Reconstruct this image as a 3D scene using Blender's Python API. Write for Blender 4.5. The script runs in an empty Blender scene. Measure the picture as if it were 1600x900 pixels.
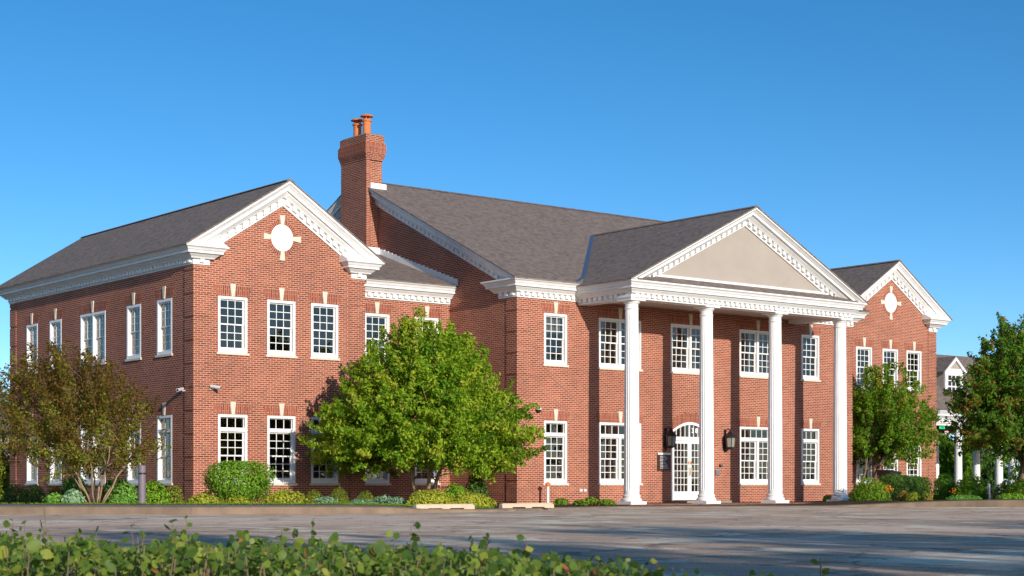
import bpy, bmesh, math, random
import numpy as np
from mathutils import Vector, Matrix

random.seed(7)
rng = np.random.default_rng(7)
S = bpy.context.scene
C = S.collection
R = math.radians

# ------------------------------------------------------------------ camera
FPX, HY = 2587.0, 757.0                       # focal length and horizon row, in pixels of a 1600 wide picture
TH = math.atan2(2587.0, 3250.0)
cs, sn = math.cos(TH), math.sin(TH)
ZA, ZC = 57.5, 0.62
LATA = 8.0 / FPX * ZA
CAM = Vector((-(ZA * sn + LATA * cs), -(ZA * cs - LATA * sn), ZC))
FWD = Vector((sn, cs, 0.0))
RGT = Vector((cs, -sn, 0.0))
cam_data = bpy.data.cameras.new('camera')
cam = bpy.data.objects.new('camera', cam_data)
C.objects.link(cam)
cam.location = CAM
cam.rotation_euler = (R(90), 0, -math.atan2(sn, cs))
cam_data.sensor_width = 36.0
cam_data.lens = FPX / 1600.0 * 36.0
cam_data.shift_y = (HY - 450.0) / 1600.0
cam_data.clip_start = 0.1
cam_data.clip_end = 8000.0
cam_data.dof.use_dof = True
cam_data.dof.focus_distance = 52.0
cam_data.dof.aperture_fstop = 14.0
S.camera = cam

# ------------------------------------------------------------------ sky and sun
SUN_DIR = Vector((0.185, 1.0, -0.290)).normalized()       # the way the light travels
SUN_EL = math.asin(-SUN_DIR.z)
SUN_ROT = math.atan2(-SUN_DIR.x, -SUN_DIR.y)
world = bpy.data.worlds.new('World')
S.world = world
world.use_nodes = True
wn = world.node_tree.nodes
sky = wn.new('ShaderNodeTexSky')
sky.sky_type = 'NISHITA'
sky.sun_disc = False
sky.sun_elevation = SUN_EL
sky.sun_rotation = SUN_ROT % (2 * math.pi)
sky.altitude = 100
sky.air_density = 0.5
sky.dust_density = 0.3
sky.ozone_density = 1.0
bg = wn['Background']
bg.inputs['Strength'].default_value = 0.13
hsv = wn.new('ShaderNodeHueSaturation')
hsv.inputs['Saturation'].default_value = 1.36
hsv.inputs['Hue'].default_value = 0.494
hsv.inputs['Value'].default_value = 0.98
world.node_tree.links.new(sky.outputs['Color'], hsv.inputs['Color'])
world.node_tree.links.new(hsv.outputs['Color'], bg.inputs['Color'])
sun_data = bpy.data.lights.new('sun', 'SUN')
sun_data.energy = 3.5
sun_data.angle = R(0.5)
sun_data.color = (1.0, 0.925, 0.82)
sun = bpy.data.objects.new('sun', sun_data)
C.objects.link(sun)
sun.rotation_euler = SUN_DIR.to_track_quat('-Z', 'Y').to_euler()
S.view_settings.view_transform = 'Standard'
S.view_settings.look = 'None'
S.view_settings.exposure = 0.38
S.view_settings.gamma = 1.0
S.render.engine = 'CYCLES'
S.cycles.use_denoising = True
S.cycles.max_bounces = 8
S.cycles.transparent_max_bounces = 16

# ------------------------------------------------------------------ materials
class NT:
    """small helper to write node trees"""
    def __init__(self, name):
        self.m = bpy.data.materials.new(name)
        self.m.use_nodes = True
        self.t = self.m.node_tree
        self.b = self.t.nodes['Principled BSDF']
        self.out = self.t.nodes['Material Output']

    def n(self, typ, **kw):
        x = self.t.nodes.new(typ)
        for k, v in kw.items():
            setattr(x, k, v)
        return x

    def l(self, a, b):
        self.t.links.new(a, b)

    def put(self, sock, v):
        if isinstance(v, bpy.types.NodeSocket):
            self.l(v, sock)
        else:
            sock.default_value = v

    def math(self, op, a, b=None, c=None, clamp=False):
        x = self.n('ShaderNodeMath', operation=op, use_clamp=clamp)
        for i, v in enumerate((a, b, c)):
            if v is not None:
                self.put(x.inputs[i], v)
        return x.outputs[0]

    def mixf(self, f, a, b):
        x = self.n('ShaderNodeMix', data_type='FLOAT')
        self.put(x.inputs[0], f); self.put(x.inputs[2], a); self.put(x.inputs[3], b)
        return x.outputs[0]

    def mixc(self, f, a, b, mode='MIX'):
        x = self.n('ShaderNodeMix', data_type='RGBA', blend_type=mode)
        self.put(x.inputs[0], f)
        for s, v in ((x.inputs[6], a), (x.inputs[7], b)):
            self.put(s, v if isinstance(v, bpy.types.NodeSocket) else (*v, 1.0))
        return x.outputs[2]

    def ramp(self, f, stops, interp='LINEAR'):
        x = self.n('ShaderNodeValToRGB')
        x.color_ramp.interpolation = interp
        e = x.color_ramp.elements
        while len(e) < len(stops):
            e.new(0.5)
        for el, (p, c) in zip(e, stops):
            el.position = p
            el.color = (*c, 1.0) if len(c) == 3 else c
        self.put(x.inputs[0], f)
        return x.outputs[0]

    def noise(self, scale, detail=3.0, rough=0.55, vec=None, dist=0.0):
        x = self.n('ShaderNodeTexNoise')
        x.inputs['Scale'].default_value = scale
        x.inputs['Detail'].default_value = detail
        x.inputs['Roughness'].default_value = rough
        x.inputs['Distortion'].default_value = dist
        if vec is None:
            vec = self.n('ShaderNodeNewGeometry').outputs['Position']
        self.l(vec, x.inputs['Vector'])
        return x.outputs[0]

    def maprange(self, v, a, b, c=0.0, d=1.0, smooth=False):
        x = self.n('ShaderNodeMapRange')
        if smooth:
            x.interpolation_type = 'SMOOTHSTEP'
        self.put(x.inputs[0], v)
        for i, k in enumerate((a, b, c, d)):
            x.inputs[i + 1].default_value = k
        return x.outputs[0]

    def bump(self, h, strength=0.5, dist=0.01):
        x = self.n('ShaderNodeBump')
        x.inputs['Strength'].default_value = strength
        x.inputs['Distance'].default_value = dist
        self.l(h, x.inputs['Height'])
        self.l(x.outputs[0], self.b.inputs['Normal'])

    def base(self, c):
        self.put(self.b.inputs['Base Color'], c if isinstance(c, bpy.types.NodeSocket) else (*c, 1.0))

    def rough(self, r, spec=None):
        self.put(self.b.inputs['Roughness'], r)
        if spec is not None:
            self.b.inputs['Specular IOR Level'].default_value = spec


def plain(name, col, rough=0.5, var=0.1, scale=6.0, bump=0.0, spec=0.4, metal=0.0):
    t = NT(name)
    nz = t.noise(scale, 4.0)
    lo = tuple(x * (1 - var) for x in col)
    hi = tuple(min(1.0, x * (1 + var)) for x in col)
    t.base(t.ramp(nz, [(0.3, lo), (0.7, hi)]))
    t.rough(rough, spec)
    t.b.inputs['Metallic'].default_value = metal
    if bump:
        t.bump(t.noise(scale * 8, 4.0), bump, 0.01)
    return t.m


def coursed(name, w, h, mortar, palette, mortar_col, vertical=False, bump=0.5, rough=0.85, stain=0.26, stepped=False, radial=None):
    """bricks or shingles laid in courses; the layout follows the world position, so neighbouring walls stay in bond"""
    t = NT(name)
    g = t.n('ShaderNodeNewGeometry')
    p = t.n('ShaderNodeSeparateXYZ'); t.l(g.outputs['Position'], p.inputs[0])
    q = t.n('ShaderNodeSeparateXYZ'); t.l(g.outputs['True Normal'], q.inputs[0])
    fac = t.math('GREATER_THAN', t.math('ABSOLUTE', q.outputs[0]), t.math('ABSOLUTE', q.outputs[1]))
    u = t.mixf(fac, p.outputs[0], p.outputs[1])
    v = p.outputs[2]
    if radial:
        cx, cz, n = radial
        dx = t.math('SUBTRACT', p.outputs[0], cx); dz = t.math('SUBTRACT', v, cz)
        u = t.math('MULTIPLY', t.math('ADD', t.math('ARCTAN2', dz, dx), 7.0), n / (2 * math.pi) * w)
        v = t.math('ADD', t.math('MULTIPLY', dx, 0.0), h * 0.5)
    if vertical:
        u, v = v, u
    u = t.math('ADD', u, 200.0); v = t.math('ADD', v, 200.0)
    vr = t.math('DIVIDE', v, h)
    row = t.math('FLOOR', vr)
    half = t.math('MULTIPLY', t.math('FLOORED_MODULO', row, 2.0), 0.5)
    cu = t.math('ADD', t.math('DIVIDE', u, w), half)
    if stepped:                                   # shingles: tabs of uneven offset
        wn_ = t.n('ShaderNodeTexWhiteNoise', noise_dimensions='1D'); t.l(row, wn_.inputs['W'])
        cu = t.math('ADD', cu, wn_.outputs['Value'])
    col = t.math('FLOOR', cu)
    fu = t.math('MULTIPLY', t.math('FRACT', cu), w)
    fv = t.math('MULTIPLY', t.math('FRACT', vr), h)
    du = t.math('MINIMUM', fu, t.math('SUBTRACT', w, fu))
    dv = t.math('MINIMUM', fv, t.math('SUBTRACT', h, fv))
    d = t.math('MINIMUM', du, dv)
    mask = t.maprange(d, mortar * 0.35, mortar * 0.6, smooth=True)
    cv = t.n('ShaderNodeCombineXYZ'); t.l(col, cv.inputs[0]); t.l(row, cv.inputs[1])
    wn2 = t.n('ShaderNodeTexWhiteNoise', noise_dimensions='3D'); t.l(cv.outputs[0], wn2.inputs['Vector'])
    k = len(palette)
    c = t.ramp(wn2.outputs['Value'], [(i / k, pc) for i, pc in enumerate(palette)], 'CONSTANT')
    fine = t.noise(45.0, 3.0)
    c = t.mixc(0.35, c, t.ramp(fine, [(0.3, (0.35,) * 3), (0.7, (0.65,) * 3)]), 'OVERLAY')
    big = t.noise(0.35, 4.0, 0.6)
    c = t.mixc(mask, mortar_col, c)
    c = t.mixc(stain, c, t.ramp(big, [(0.35, (0.3,) * 3), (0.65, (0.7,) * 3)]), 'OVERLAY')
    c = t.mixc(stain * .8, c, t.ramp(t.noise(1.7, 5.0, 0.65), [(0.3, (0.3, 0.31, 0.33)), (0.7, (0.7, 0.68, 0.66))]), 'OVERLAY')
    t.base(c)
    t.rough(rough, 0.25)
    if stepped:
        hgt = t.math('ADD', t.math('SUBTRACT', 1.0, t.math('DIVIDE', fv, h)), t.math('MULTIPLY', wn2.outputs['Value'], 0.5))
        hgt = t.math('MULTIPLY', hgt, t.maprange(du, 0.002, 0.008))
        t.bump(t.math('ADD', hgt, t.math('MULTIPLY', fine, 0.5)), bump, 0.012)
    else:
        t.bump(t.math('ADD', mask, t.math('MULTIPLY', fine, 0.4)), bump, 0.008)
    return t.m


BRICKS = [(0.281, 0.051, 0.025), (0.314, 0.062, 0.030), (0.256, 0.047, 0.023), (0.333, 0.074, 0.036), (0.301, 0.056, 0.028), (0.209, 0.042, 0.027), (0.346, 0.069, 0.030), (0.275, 0.053, 0.028), (0.237, 0.047, 0.027), (0.352, 0.088, 0.047)]
M = {}
M['brick'] = coursed('brick', 0.213, 0.0677, 0.021, BRICKS, (0.52, 0.345, 0.245))
M['soldier'] = coursed('soldier_brick', 0.34, 0.0677, 0.015, BRICKS, (0.46, 0.32, 0.23), vertical=True)
M['shingle'] = coursed('shingle', 0.17, 0.062, 0.006, [(0.237, 0.190, 0.164), (0.205, 0.163, 0.142), (0.269, 0.215, 0.183), (0.179, 0.143, 0.127), (0.230, 0.187, 0.168), (0.250, 0.196, 0.164)],
                       (0.077, 0.062, 0.056), stepped=True, bump=0.8, rough=0.95, stain=0.05)
M['paint'] = plain('white_paint', (0.80, 0.80, 0.79), 0.5, 0.06, 2.2, 0.06)
M['vinyl'] = plain('white_frame', (0.83, 0.83, 0.82), 0.35, 0.02, 2.0)
M['limestone'] = plain('limestone', (0.68, 0.60, 0.48), 0.8, 0.08, 9.0, 0.15)
M['stucco'] = plain('beige_stucco', (0.385, 0.335, 0.29), 0.9, 0.05, 1.2, 0.12)
M['soffit'] = plain('soffit_board', (0.55, 0.47, 0.38), 0.7, 0.04, 1.0)
M['terracotta'] = plain('terracotta', (0.62, 0.19, 0.065), 0.75, 0.12, 7.0, 0.1)
M['dark_metal'] = plain('dark_metal', (0.035, 0.033, 0.035), 0.45, 0.15, 8.0, metal=0.5)
M['sky_tint_metal'] = plain('sheet_metal', (0.20, 0.25, 0.36), 0.35, 0.06, 3.0, metal=0.7)  # plain metal; the blue is the sky's reflection put into its base colour
M['cladding'] = plain('grey_coated_metal', (0.20, 0.165, 0.19), 0.5, 0.06, 4.0)
M['brass'] = plain('brass', (0.60, 0.42, 0.14), 0.3, 0.06, 6.0, metal=0.9)
M['sign_brown'] = plain('sign_brown', (0.055, 0.028, 0.02), 0.45, 0.06, 8.0)
M['white_print'] = plain('white_print', (0.8, 0.8, 0.8), 0.5, 0.02)
M['room'] = plain('room_wall', (0.34, 0.28, 0.22), 0.9, 0.15, 0.7)
M['room_floor'] = plain('room_floor', (0.20, 0.155, 0.12), 0.8, 0.15, 0.8)
M['blind'] = plain('fabric_blind', (0.35, 0.33, 0.28), 0.9, 0.05, 3.0)
M['bark'] = plain('bark', (0.20, 0.145, 0.095), 0.9, 0.3, 14.0, 0.5)
M['pale_bark'] = plain('pale_bark', (0.34, 0.24, 0.14), 0.85, 0.25, 10.0, 0.4)
M['dark_bark'] = plain('dark_bark', (0.09, 0.065, 0.05), 0.9, 0.3, 14.0, 0.5)
M['grey_plastic'] = plain('grey_box', (0.22, 0.21, 0.20), 0.5, 0.06)
M['camera_shell'] = plain('camera_shell', (0.60, 0.61, 0.62), 0.35, 0.03)
M['smoked'] = plain('smoked_dome', (0.02, 0.02, 0.025), 0.08, 0.05)
M['frosted'] = plain('frosted_glass', (0.30, 0.27, 0.23), 0.25, 0.1, 5.0)
M['siding'] = plain('beige_siding', (0.42, 0.38, 0.32), 0.7, 0.05, 2.0)

# glass: a clear tinted pane that mirrors more at a glance
t = NT('window_glass')
fr = t.n('ShaderNodeFresnel'); fr.inputs['IOR'].default_value = 1.95
tr = t.n('ShaderNodeBsdfTransparent'); tr.inputs[0].default_value = (0.50, 0.52, 0.51, 1)
gl = t.n('ShaderNodeBsdfGlossy'); gl.inputs['Roughness'].default_value = 0.015
gl.inputs['Color'].default_value = (1.0, 0.90, 0.78, 1)
nb = t.n('ShaderNodeBump'); nb.inputs['Strength'].default_value = 0.12; nb.inputs['Distance'].default_value = 0.05
t.l(t.noise(1.6, 1.0), nb.inputs['Height']); t.l(nb.outputs[0], gl.inputs['Normal'])
mx = t.n('ShaderNodeMixShader')
t.l(fr.outputs[0], mx.inputs[0]); t.l(tr.outputs[0], mx.inputs[1]); t.l(gl.outputs[0], mx.inputs[2])
t.l(mx.outputs[0], t.out.inputs[0])
M['glass'] = t.m

def glow(name, col, e):
    t = NT(name)
    t.base((0.02, 0.02, 0.02))
    t.b.inputs['Emission Color'].default_value = (*col, 1)
    t.b.inputs['Emission Strength'].default_value = e
    return t.m
M['led_green'] = glow('led_green', (0.03, 0.9, 0.25), 0.9)
M['led_red'] = glow('led_red', (0.8, 0.03, 0.08), 0.7)

# worn asphalt
t = NT('asphalt')
n1 = t.noise(0.16, 6.0, 0.65, dist=0.6)
n2 = t.noise(1.1, 6.0, 0.68)
n3 = t.noise(38.0, 3.0, 0.7)
c = t.ramp(n2, [(0.25, (0.449, 0.302, 0.206)), (0.5, (0.638, 0.445, 0.315)), (0.75, (0.804, 0.572, 0.410))])
c = t.mixc(t.maprange(n1, 0.46, 0.62, smooth=True), c, (0.804, 0.593, 0.438))
gravel = t.math('MULTIPLY', t.maprange(t.noise(0.45, 8.0, 0.74, dist=1.0), 0.50, 0.60, smooth=True), 0.9)
c = t.mixc(gravel, c, (0.892, 0.806, 0.611))
worn = t.math('MULTIPLY', t.maprange(t.noise(0.55, 7.0, 0.75, dist=0.4), 0.56, 0.66, smooth=True), 0.75)
c = t.mixc(worn, c, (0.237, 0.164, 0.119))
c = t.mixc(0.8, c, t.ramp(n3, [(0.3, (0.22,) * 3), (0.7, (0.78,) * 3)]), 'OVERLAY')
vo = t.n('ShaderNodeTexVoronoi', feature='DISTANCE_TO_EDGE'); vo.inputs['Scale'].default_value = 0.30
gp = t.n('ShaderNodeNewGeometry').outputs['Position']
wv = t.n('ShaderNodeTexNoise'); wv.inputs['Scale'].default_value = 1.2; wv.inputs['Detail'].default_value = 4.0
t.l(gp, wv.inputs['Vector'])
va = t.n('ShaderNodeVectorMath', operation='MULTIPLY_ADD'); t.l(wv.outputs['Color'], va.inputs[0]); va.inputs[1].default_value = (1.6, 1.6, 0); t.l(gp, va.inputs[2])
t.l(va.outputs[0], vo.inputs['Vector'])
crack = t.math('MULTIPLY', t.maprange(vo.outputs['Distance'], 0.006, 0.016, 1.0, 0.0, smooth=True), 0.55)
c = t.mixc(crack, c, (0.103, 0.083, 0.074))
t.base(c); t.rough(0.95, 0.12); t.bump(n3, 0.35, 0.015)
M['asphalt'] = t.m
t = NT('concrete')
c = t.ramp(t.noise(0.9, 6.0, 0.65), [(0.3, (0.20, 0.165, 0.13)), (0.7, (0.33, 0.275, 0.215))])
c = t.mixc(0.4, c, t.ramp(t.noise(40.0, 3.0), [(0.3, (0.3,) * 3), (0.7, (0.7,) * 3)]), 'OVERLAY')
t.base(c); t.rough(0.9, 0.25); t.bump(t.noise(60.0, 3.0), 0.3, 0.01)
M['concrete'] = t.m
M['curb'] = plain('curb_concrete', (0.235, 0.165, 0.112), 0.9, 0.32, 1.3, 0.25)
M['stop'] = plain('wheel_stop_concrete', (0.62, 0.47, 0.33), 0.85, 0.08, 5.0, 0.2)
M['paver'] = coursed('paver', 0.20, 0.10, 0.008, [(0.24, 0.12, 0.085), (0.28, 0.15, 0.10), (0.20, 0.10, 0.075)], (0.2, 0.15, 0.12), bump=0.3)
t = NT('ground_grass')
c = t.ramp(t.noise(1.3, 6.0, 0.7), [(0.3, (0.045, 0.075, 0.018)), (0.55, (0.075, 0.105, 0.028)), (0.8, (0.12, 0.12, 0.045))])
t.base(c); t.rough(0.95, 0.1); t.bump(t.noise(50.0, 3.0), 0.8, 0.03)
M['grass_ground'] = t.m
M['mulch'] = plain('mulch', (0.075, 0.045, 0.03), 0.95, 0.5, 14.0, 0.8, 0.1)


def leafmat(name, stops, transl=0.48, rough=0.55, spec=0.15):
    t = NT(name)
    a = t.n('ShaderNodeAttribute', attribute_name='tint')
    c = t.ramp(a.outputs['Fac'], stops)
    t.base(c); t.rough(rough, spec)
    tl = t.n('ShaderNodeBsdfTranslucent')
    t.l(t.mixc(0.5, c, (0.50, 0.54, 0.03)), tl.inputs[0])
    mx = t.n('ShaderNodeMixShader'); mx.inputs[0].default_value = transl
    t.l(t.b.outputs[0], mx.inputs[1]); t.l(tl.outputs[0], mx.inputs[2])
    t.l(mx.outputs[0], t.out.inputs[0])
    return t.m

L = {}
L['maple'] = leafmat('leaf_bright_green', [(0.0, (0.081, 0.198, 0.015)), (0.45, (0.198, 0.384, 0.021)), (0.8, (0.360, 0.520, 0.032)), (1.0, (0.500, 0.520, 0.059))])
L['myrtle'] = leafmat('leaf_bronze_green', [(0.0, (0.164, 0.081, 0.027)), (0.35, (0.232, 0.152, 0.032)), (0.6, (0.198, 0.220, 0.029)), (0.85, (0.303, 0.396, 0.044)), (1.0, (0.419, 0.232, 0.074))])
L['oak'] = leafmat('leaf_deep_green', [(0.0, (0.051, 0.140, 0.018)), (0.5, (0.105, 0.267, 0.029)), (0.88, (0.198, 0.419, 0.044)), (0.92, (0.372, 0.164, 0.044)), (1.0, (0.500, 0.232, 0.074))])
L['right'] = leafmat('leaf_mid_green', [(0.0, (0.069, 0.174, 0.018)), (0.5, (0.152, 0.326, 0.024)), (0.9, (0.279, 0.489, 0.032)), (1.0, (0.465, 0.303, 0.059))])
L['box'] = leafmat('leaf_boxwood', [(0.0, (0.081, 0.198, 0.018)), (0.5, (0.174, 0.348, 0.024)), (1.0, (0.326, 0.512, 0.037))], 0.25)
L['olive'] = leafmat('leaf_olive', [(0.0, (0.117, 0.164, 0.018)), (0.6, (0.232, 0.303, 0.027)), (1.0, (0.419, 0.443, 0.044))], 0.25)
L['yellow'] = leafmat('leaf_yellow_green', [(0.0, (0.303, 0.348, 0.022)), (0.5, (0.500, 0.520, 0.044)), (1.0, (0.500, 0.520, 0.088))], 0.3)
L['blue'] = leafmat('leaf_blue_green', [(0.0, (0.140, 0.279, 0.147)), (0.6, (0.257, 0.465, 0.251)), (1.0, (0.419, 0.520, 0.353))], 0.2)
L['dark'] = leafmat('leaf_dark_green', [(0.0, (0.042, 0.093, 0.019)), (0.6, (0.081, 0.174, 0.029)), (1.0, (0.140, 0.257, 0.044))], 0.25)
L['fern'] = leafmat('leaf_fresh_green', [(0.0, (0.093, 0.257, 0.044)), (0.6, (0.186, 0.419, 0.067)), (1.0, (0.326, 0.520, 0.104))], 0.3)
L['red'] = leafmat('leaf_reddish', [(0.0, (0.140, 0.117, 0.029)), (0.5, (0.348, 0.174, 0.044)), (1.0, (0.372, 0.372, 0.044))], 0.3)
L['grass'] = leafmat('leaf_grass', [(0.0, (0.093, 0.186, 0.018)), (0.6, (0.186, 0.326, 0.029)), (1.0, (0.348, 0.443, 0.051))], 0.3)
L['flower'] = leafmat('petal_orange', [(0.0, (0.70, 0.16, 0.01)), (1.0, (0.80, 0.33, 0.02))], 0.3)
L['hedge'] = leafmat('leaf_hedge', [(0.0, (0.05, 0.10, 0.02)), (0.3, (0.095, 0.17, 0.03)), (0.6, (0.18, 0.255, 0.04)), (0.85, (0.34, 0.37, 0.06)), (0.96, (0.46, 0.42, 0.10)), (1.0, (0.42, 0.14, 0.07))], 0.35, 0.45, 0.2)

# ------------------------------------------------------------------ objects and meshes
def link(o, parent=None):
    C.objects.link(o)
    if parent is not None:
        o.parent = parent
    return o

def tag(o, label=None, cat=None, group=None, kind=None):
    if label: o['label'] = label
    if cat: o['category'] = cat
    if group: o['group'] = group
    if kind: o['kind'] = kind
    return o

def thing(name, label, cat, loc=(0, 0, 0), rz=0.0, group=None):
    o = bpy.data.objects.new(name, None)
    o.empty_display_size = 0.2
    link(o)
    o.location = loc
    o.rotation_euler = (0, 0, rz)
    return tag(o, label, cat, group)

class MB:
    """collects shapes into one mesh"""
    def __init__(self):
        self.v, self.f = [], []

    def add(self, vs, fs):
        k = len(self.v)
        self.v += [tuple(p) for p in vs]
        self.f += [tuple(i + k for i in f) for f in fs]
        return self

    def box(self, x0, x1, y0, y1, z0, z1):
        vs = [(x, y, z) for z in (z0, z1) for y in (y0, y1) for x in (x0, x1)]
        return self.add(vs, [(0, 2, 3, 1), (4, 5, 7, 6), (0, 1, 5, 4), (2, 6, 7, 3), (0, 4, 6, 2), (1, 3, 7, 5)])

    def loft(self, rings, closed=True, caps=True):
        n = len(rings[0])
        vs = [p for r in rings for p in r]
        fs = []
        for i in range(len(rings) - 1):
            for j in range(n if closed else n - 1):
                k = (j + 1) % n
                fs.append((i * n + j, i * n + k, (i + 1) * n + k, (i + 1) * n + j))
        if caps and closed:
            fs.append(tuple(range(n - 1, -1, -1)))
            fs.append(tuple((len(rings) - 1) * n + j for j in range(n)))
        return self.add(vs, fs)

    def lathe(self, prof, n=16, cx=0.0, cy=0.0):
        return self.loft([[(cx + r * math.cos(2 * math.pi * j / n), cy + r * math.sin(2 * math.pi * j / n), z) for j in range(n)] for r, z in prof])

    def tube(self, pts, radii, n=6):
        rings = []
        for i, p in enumerate(pts):
            p = Vector(p)
            d = (Vector(pts[min(i + 1, len(pts) - 1)]) - Vector(pts[max(i - 1, 0)])).normalized()
            a = d.cross(Vector((0.31, 0.17, 0.93)))
            if a.length < 0.05:
                a = d.cross(Vector((1, 0, 0)))
            a.normalize(); b = d.cross(a)
            r = radii[i] if hasattr(radii, '__len__') else radii
            rings.append([p + a * (r * math.cos(2 * math.pi * j / n)) + b * (r * math.sin(2 * math.pi * j / n)) for j in range(n)])
        return self.loft(rings)

    def mesh(self, name, mat, recalc=True, smooth=False, weld=False):
        me = bpy.data.meshes.new(name)
        me.from_pydata(self.v, [], self.f)
        if recalc:
            bm = bmesh.new(); bm.from_mesh(me)
            if weld:
                bmesh.ops.remove_doubles(bm, verts=bm.verts, dist=1e-5)
            bmesh.ops.recalc_face_normals(bm, faces=bm.faces)
            bm.to_mesh(me); bm.free()
        if smooth:
            me.polygons.foreach_set('use_smooth', [True] * len(me.polygons))
        me.materials.append(mat)
        return me

    def build(self, name, mat, parent=None, loc=None, rz=0.0, **kw):
        o = bpy.data.objects.new(name, self.mesh(name, mat, **kw))
        link(o, parent)
        if loc is not None:
            o.location = loc
        o.rotation_euler = (0, 0, rz)
        return o

def inst(name, me, parent=None, loc=(0, 0, 0), rot=(0, 0, 0), scale=None):
    o = bpy.data.objects.new(name, me)
    link(o, parent)
    o.location = loc
    o.rotation_euler = rot
    if scale is not None:
        o.scale = scale
    return o

def np_mesh(name, verts, quads, mat, tint=None):
    me = bpy.data.meshes.new(name)
    nv, nf = len(verts), len(quads)
    me.vertices.add(nv); me.vertices.foreach_set('co', verts.astype(np.float32).ravel())
    me.loops.add(nf * 4); me.loops.foreach_set('vertex_index', quads.astype(np.int32).ravel())
    me.polygons.add(nf); me.polygons.foreach_set('loop_start', np.arange(0, nf * 4, 4, dtype=np.int32))
    me.update(calc_edges=True)
    if tint is not None:
        a = me.attributes.new('tint', 'FLOAT', 'FACE')
        a.data.foreach_set('value', np.clip(tint, 0, 1).astype(np.float32))
    me.materials.append(mat)
    return me

def ground_at(px, depth, z=0.0):
    """the spot at a given depth from the camera under a column of the picture"""
    p = CAM + RGT * ((px - 800.0) / FPX * depth) + FWD * depth
    return Vector((p.x, p.y, z))

# ------------------------------------------------------------------ ground, road, curb
def lat_dep(lat, dep, z):
    p = CAM + RGT * lat + FWD * dep
    return (p.x, p.y, z)

def struct(o):
    o['kind'] = 'structure'
    return o

struct(MB().add([(-3000, -3000, -0.16), (3000, -3000, -0.16), (3000, 3000, -0.16), (-3000, 3000, -0.16)], [(0, 1, 2, 3)]).build('ground', M['grass_ground']))
struct(MB().add([lat_dep(-90, 6.6, -0.10), lat_dep(90, 6.6, -0.10), lat_dep(110, 75, -0.10), lat_dep(-110, 75, -0.10)], [(0, 1, 2, 3)]).build('road', M['asphalt']))
mbd = MB()
mbd.add([lat_dep(-9, 0.5, -0.13), lat_dep(1.2, 0.5, -0.13), lat_dep(1.2, 6.59, -0.06), lat_dep(-9, 6.59, -0.06)], [(0, 1, 2, 3)])
struct(mbd.build('planting_bed', M['mulch']))
# gutter line: column, row of its foot, curb top height, pavement depth
GUT = [(-1500, 803, .085, 3.2), (-600, 803, .085, 3.2), (0, 803, .085, 3.2), (300, 804, .085, 3.2), (500, 803.5, .085, 3.0), (600, 802.5, .06, 2.2), (660, 801.5, .0, 1.6), (770, 800, -.035, 1.5),
       (850, 796.5, -.06, 1.6), (950, 793.2, -.075, 1.0), (1060, 792, -.08, .8), (1300, 791.5, -.08, .8), (1360, 791.5, -.03, .5), (1430, 791.6, .045, .4), (1510, 792, .10, .35),
       (1600, 792.5, .13, .35), (2200, 793, .13, .35), (3600, 796, .13, .35)]
def gut_rows():
    rows = []
    for px, py, zt, sw in GUT:
        dep = (ZC + 0.10) * FPX / (py - HY)
        lat = (px - 800) / FPX * dep
        rows.append((lat, dep, zt, sw))
    return rows
ROWS = gut_rows()
def strip(name, mat, fn0, fn1):
    mb = MB()
    rings = [[fn0(r), fn1(r)] for r in ROWS]
    mb.loft(rings, closed=False)
    return mb
inner = lambda zt: zt if zt > 0.02 else zt - 0.004
mb = MB()
mb.loft([[lat_dep(l, d, -0.12), lat_dep(l, d + .02, z - .02), lat_dep(l, d + .05, z), lat_dep(l, d + .18, z + .002)] for l, d, z, s in ROWS], closed=False)
struct(mb.build('curb', M['curb'], recalc=False))
struct(strip('pavement', None, lambda r: lat_dep(r[0], r[1] + .18, r[2]), lambda r: lat_dep(r[0], r[1] + .18 + r[3], r[2] + .004)).build('pavement', M['concrete'], recalc=False))
struct(strip('lawn', None, lambda r: lat_dep(r[0], r[1] + .18 + r[3], r[2] + .002), lambda r: lat_dep(r[0], r[1] + .18 + r[3] + 1.3, r[2] + .015 if r[2] > 0 else r[2] - .01)).build('lawn', M['grass_ground'], recalc=False))
mb = MB()
mb.loft([[lat_dep(l, d + 1.48 + s, z + .013 if z > 0 else z - .012), lat_dep(l, d + 5 + s, .02 if z > 0 else z - .02), lat_dep(l * 1.2, 95, .02 if z > 0 else -.06), lat_dep(l * 1.6, 170, -.1)] for l, d, z, s in ROWS], closed=False)
struct(mb.build('garden_bed', M['mulch'], recalc=False))

# ------------------------------------------------------------------ the brick building
bld = thing('brick_building', 'long two storey red brick building with white columned portico, gabled wings and chimney', 'building')

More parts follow.
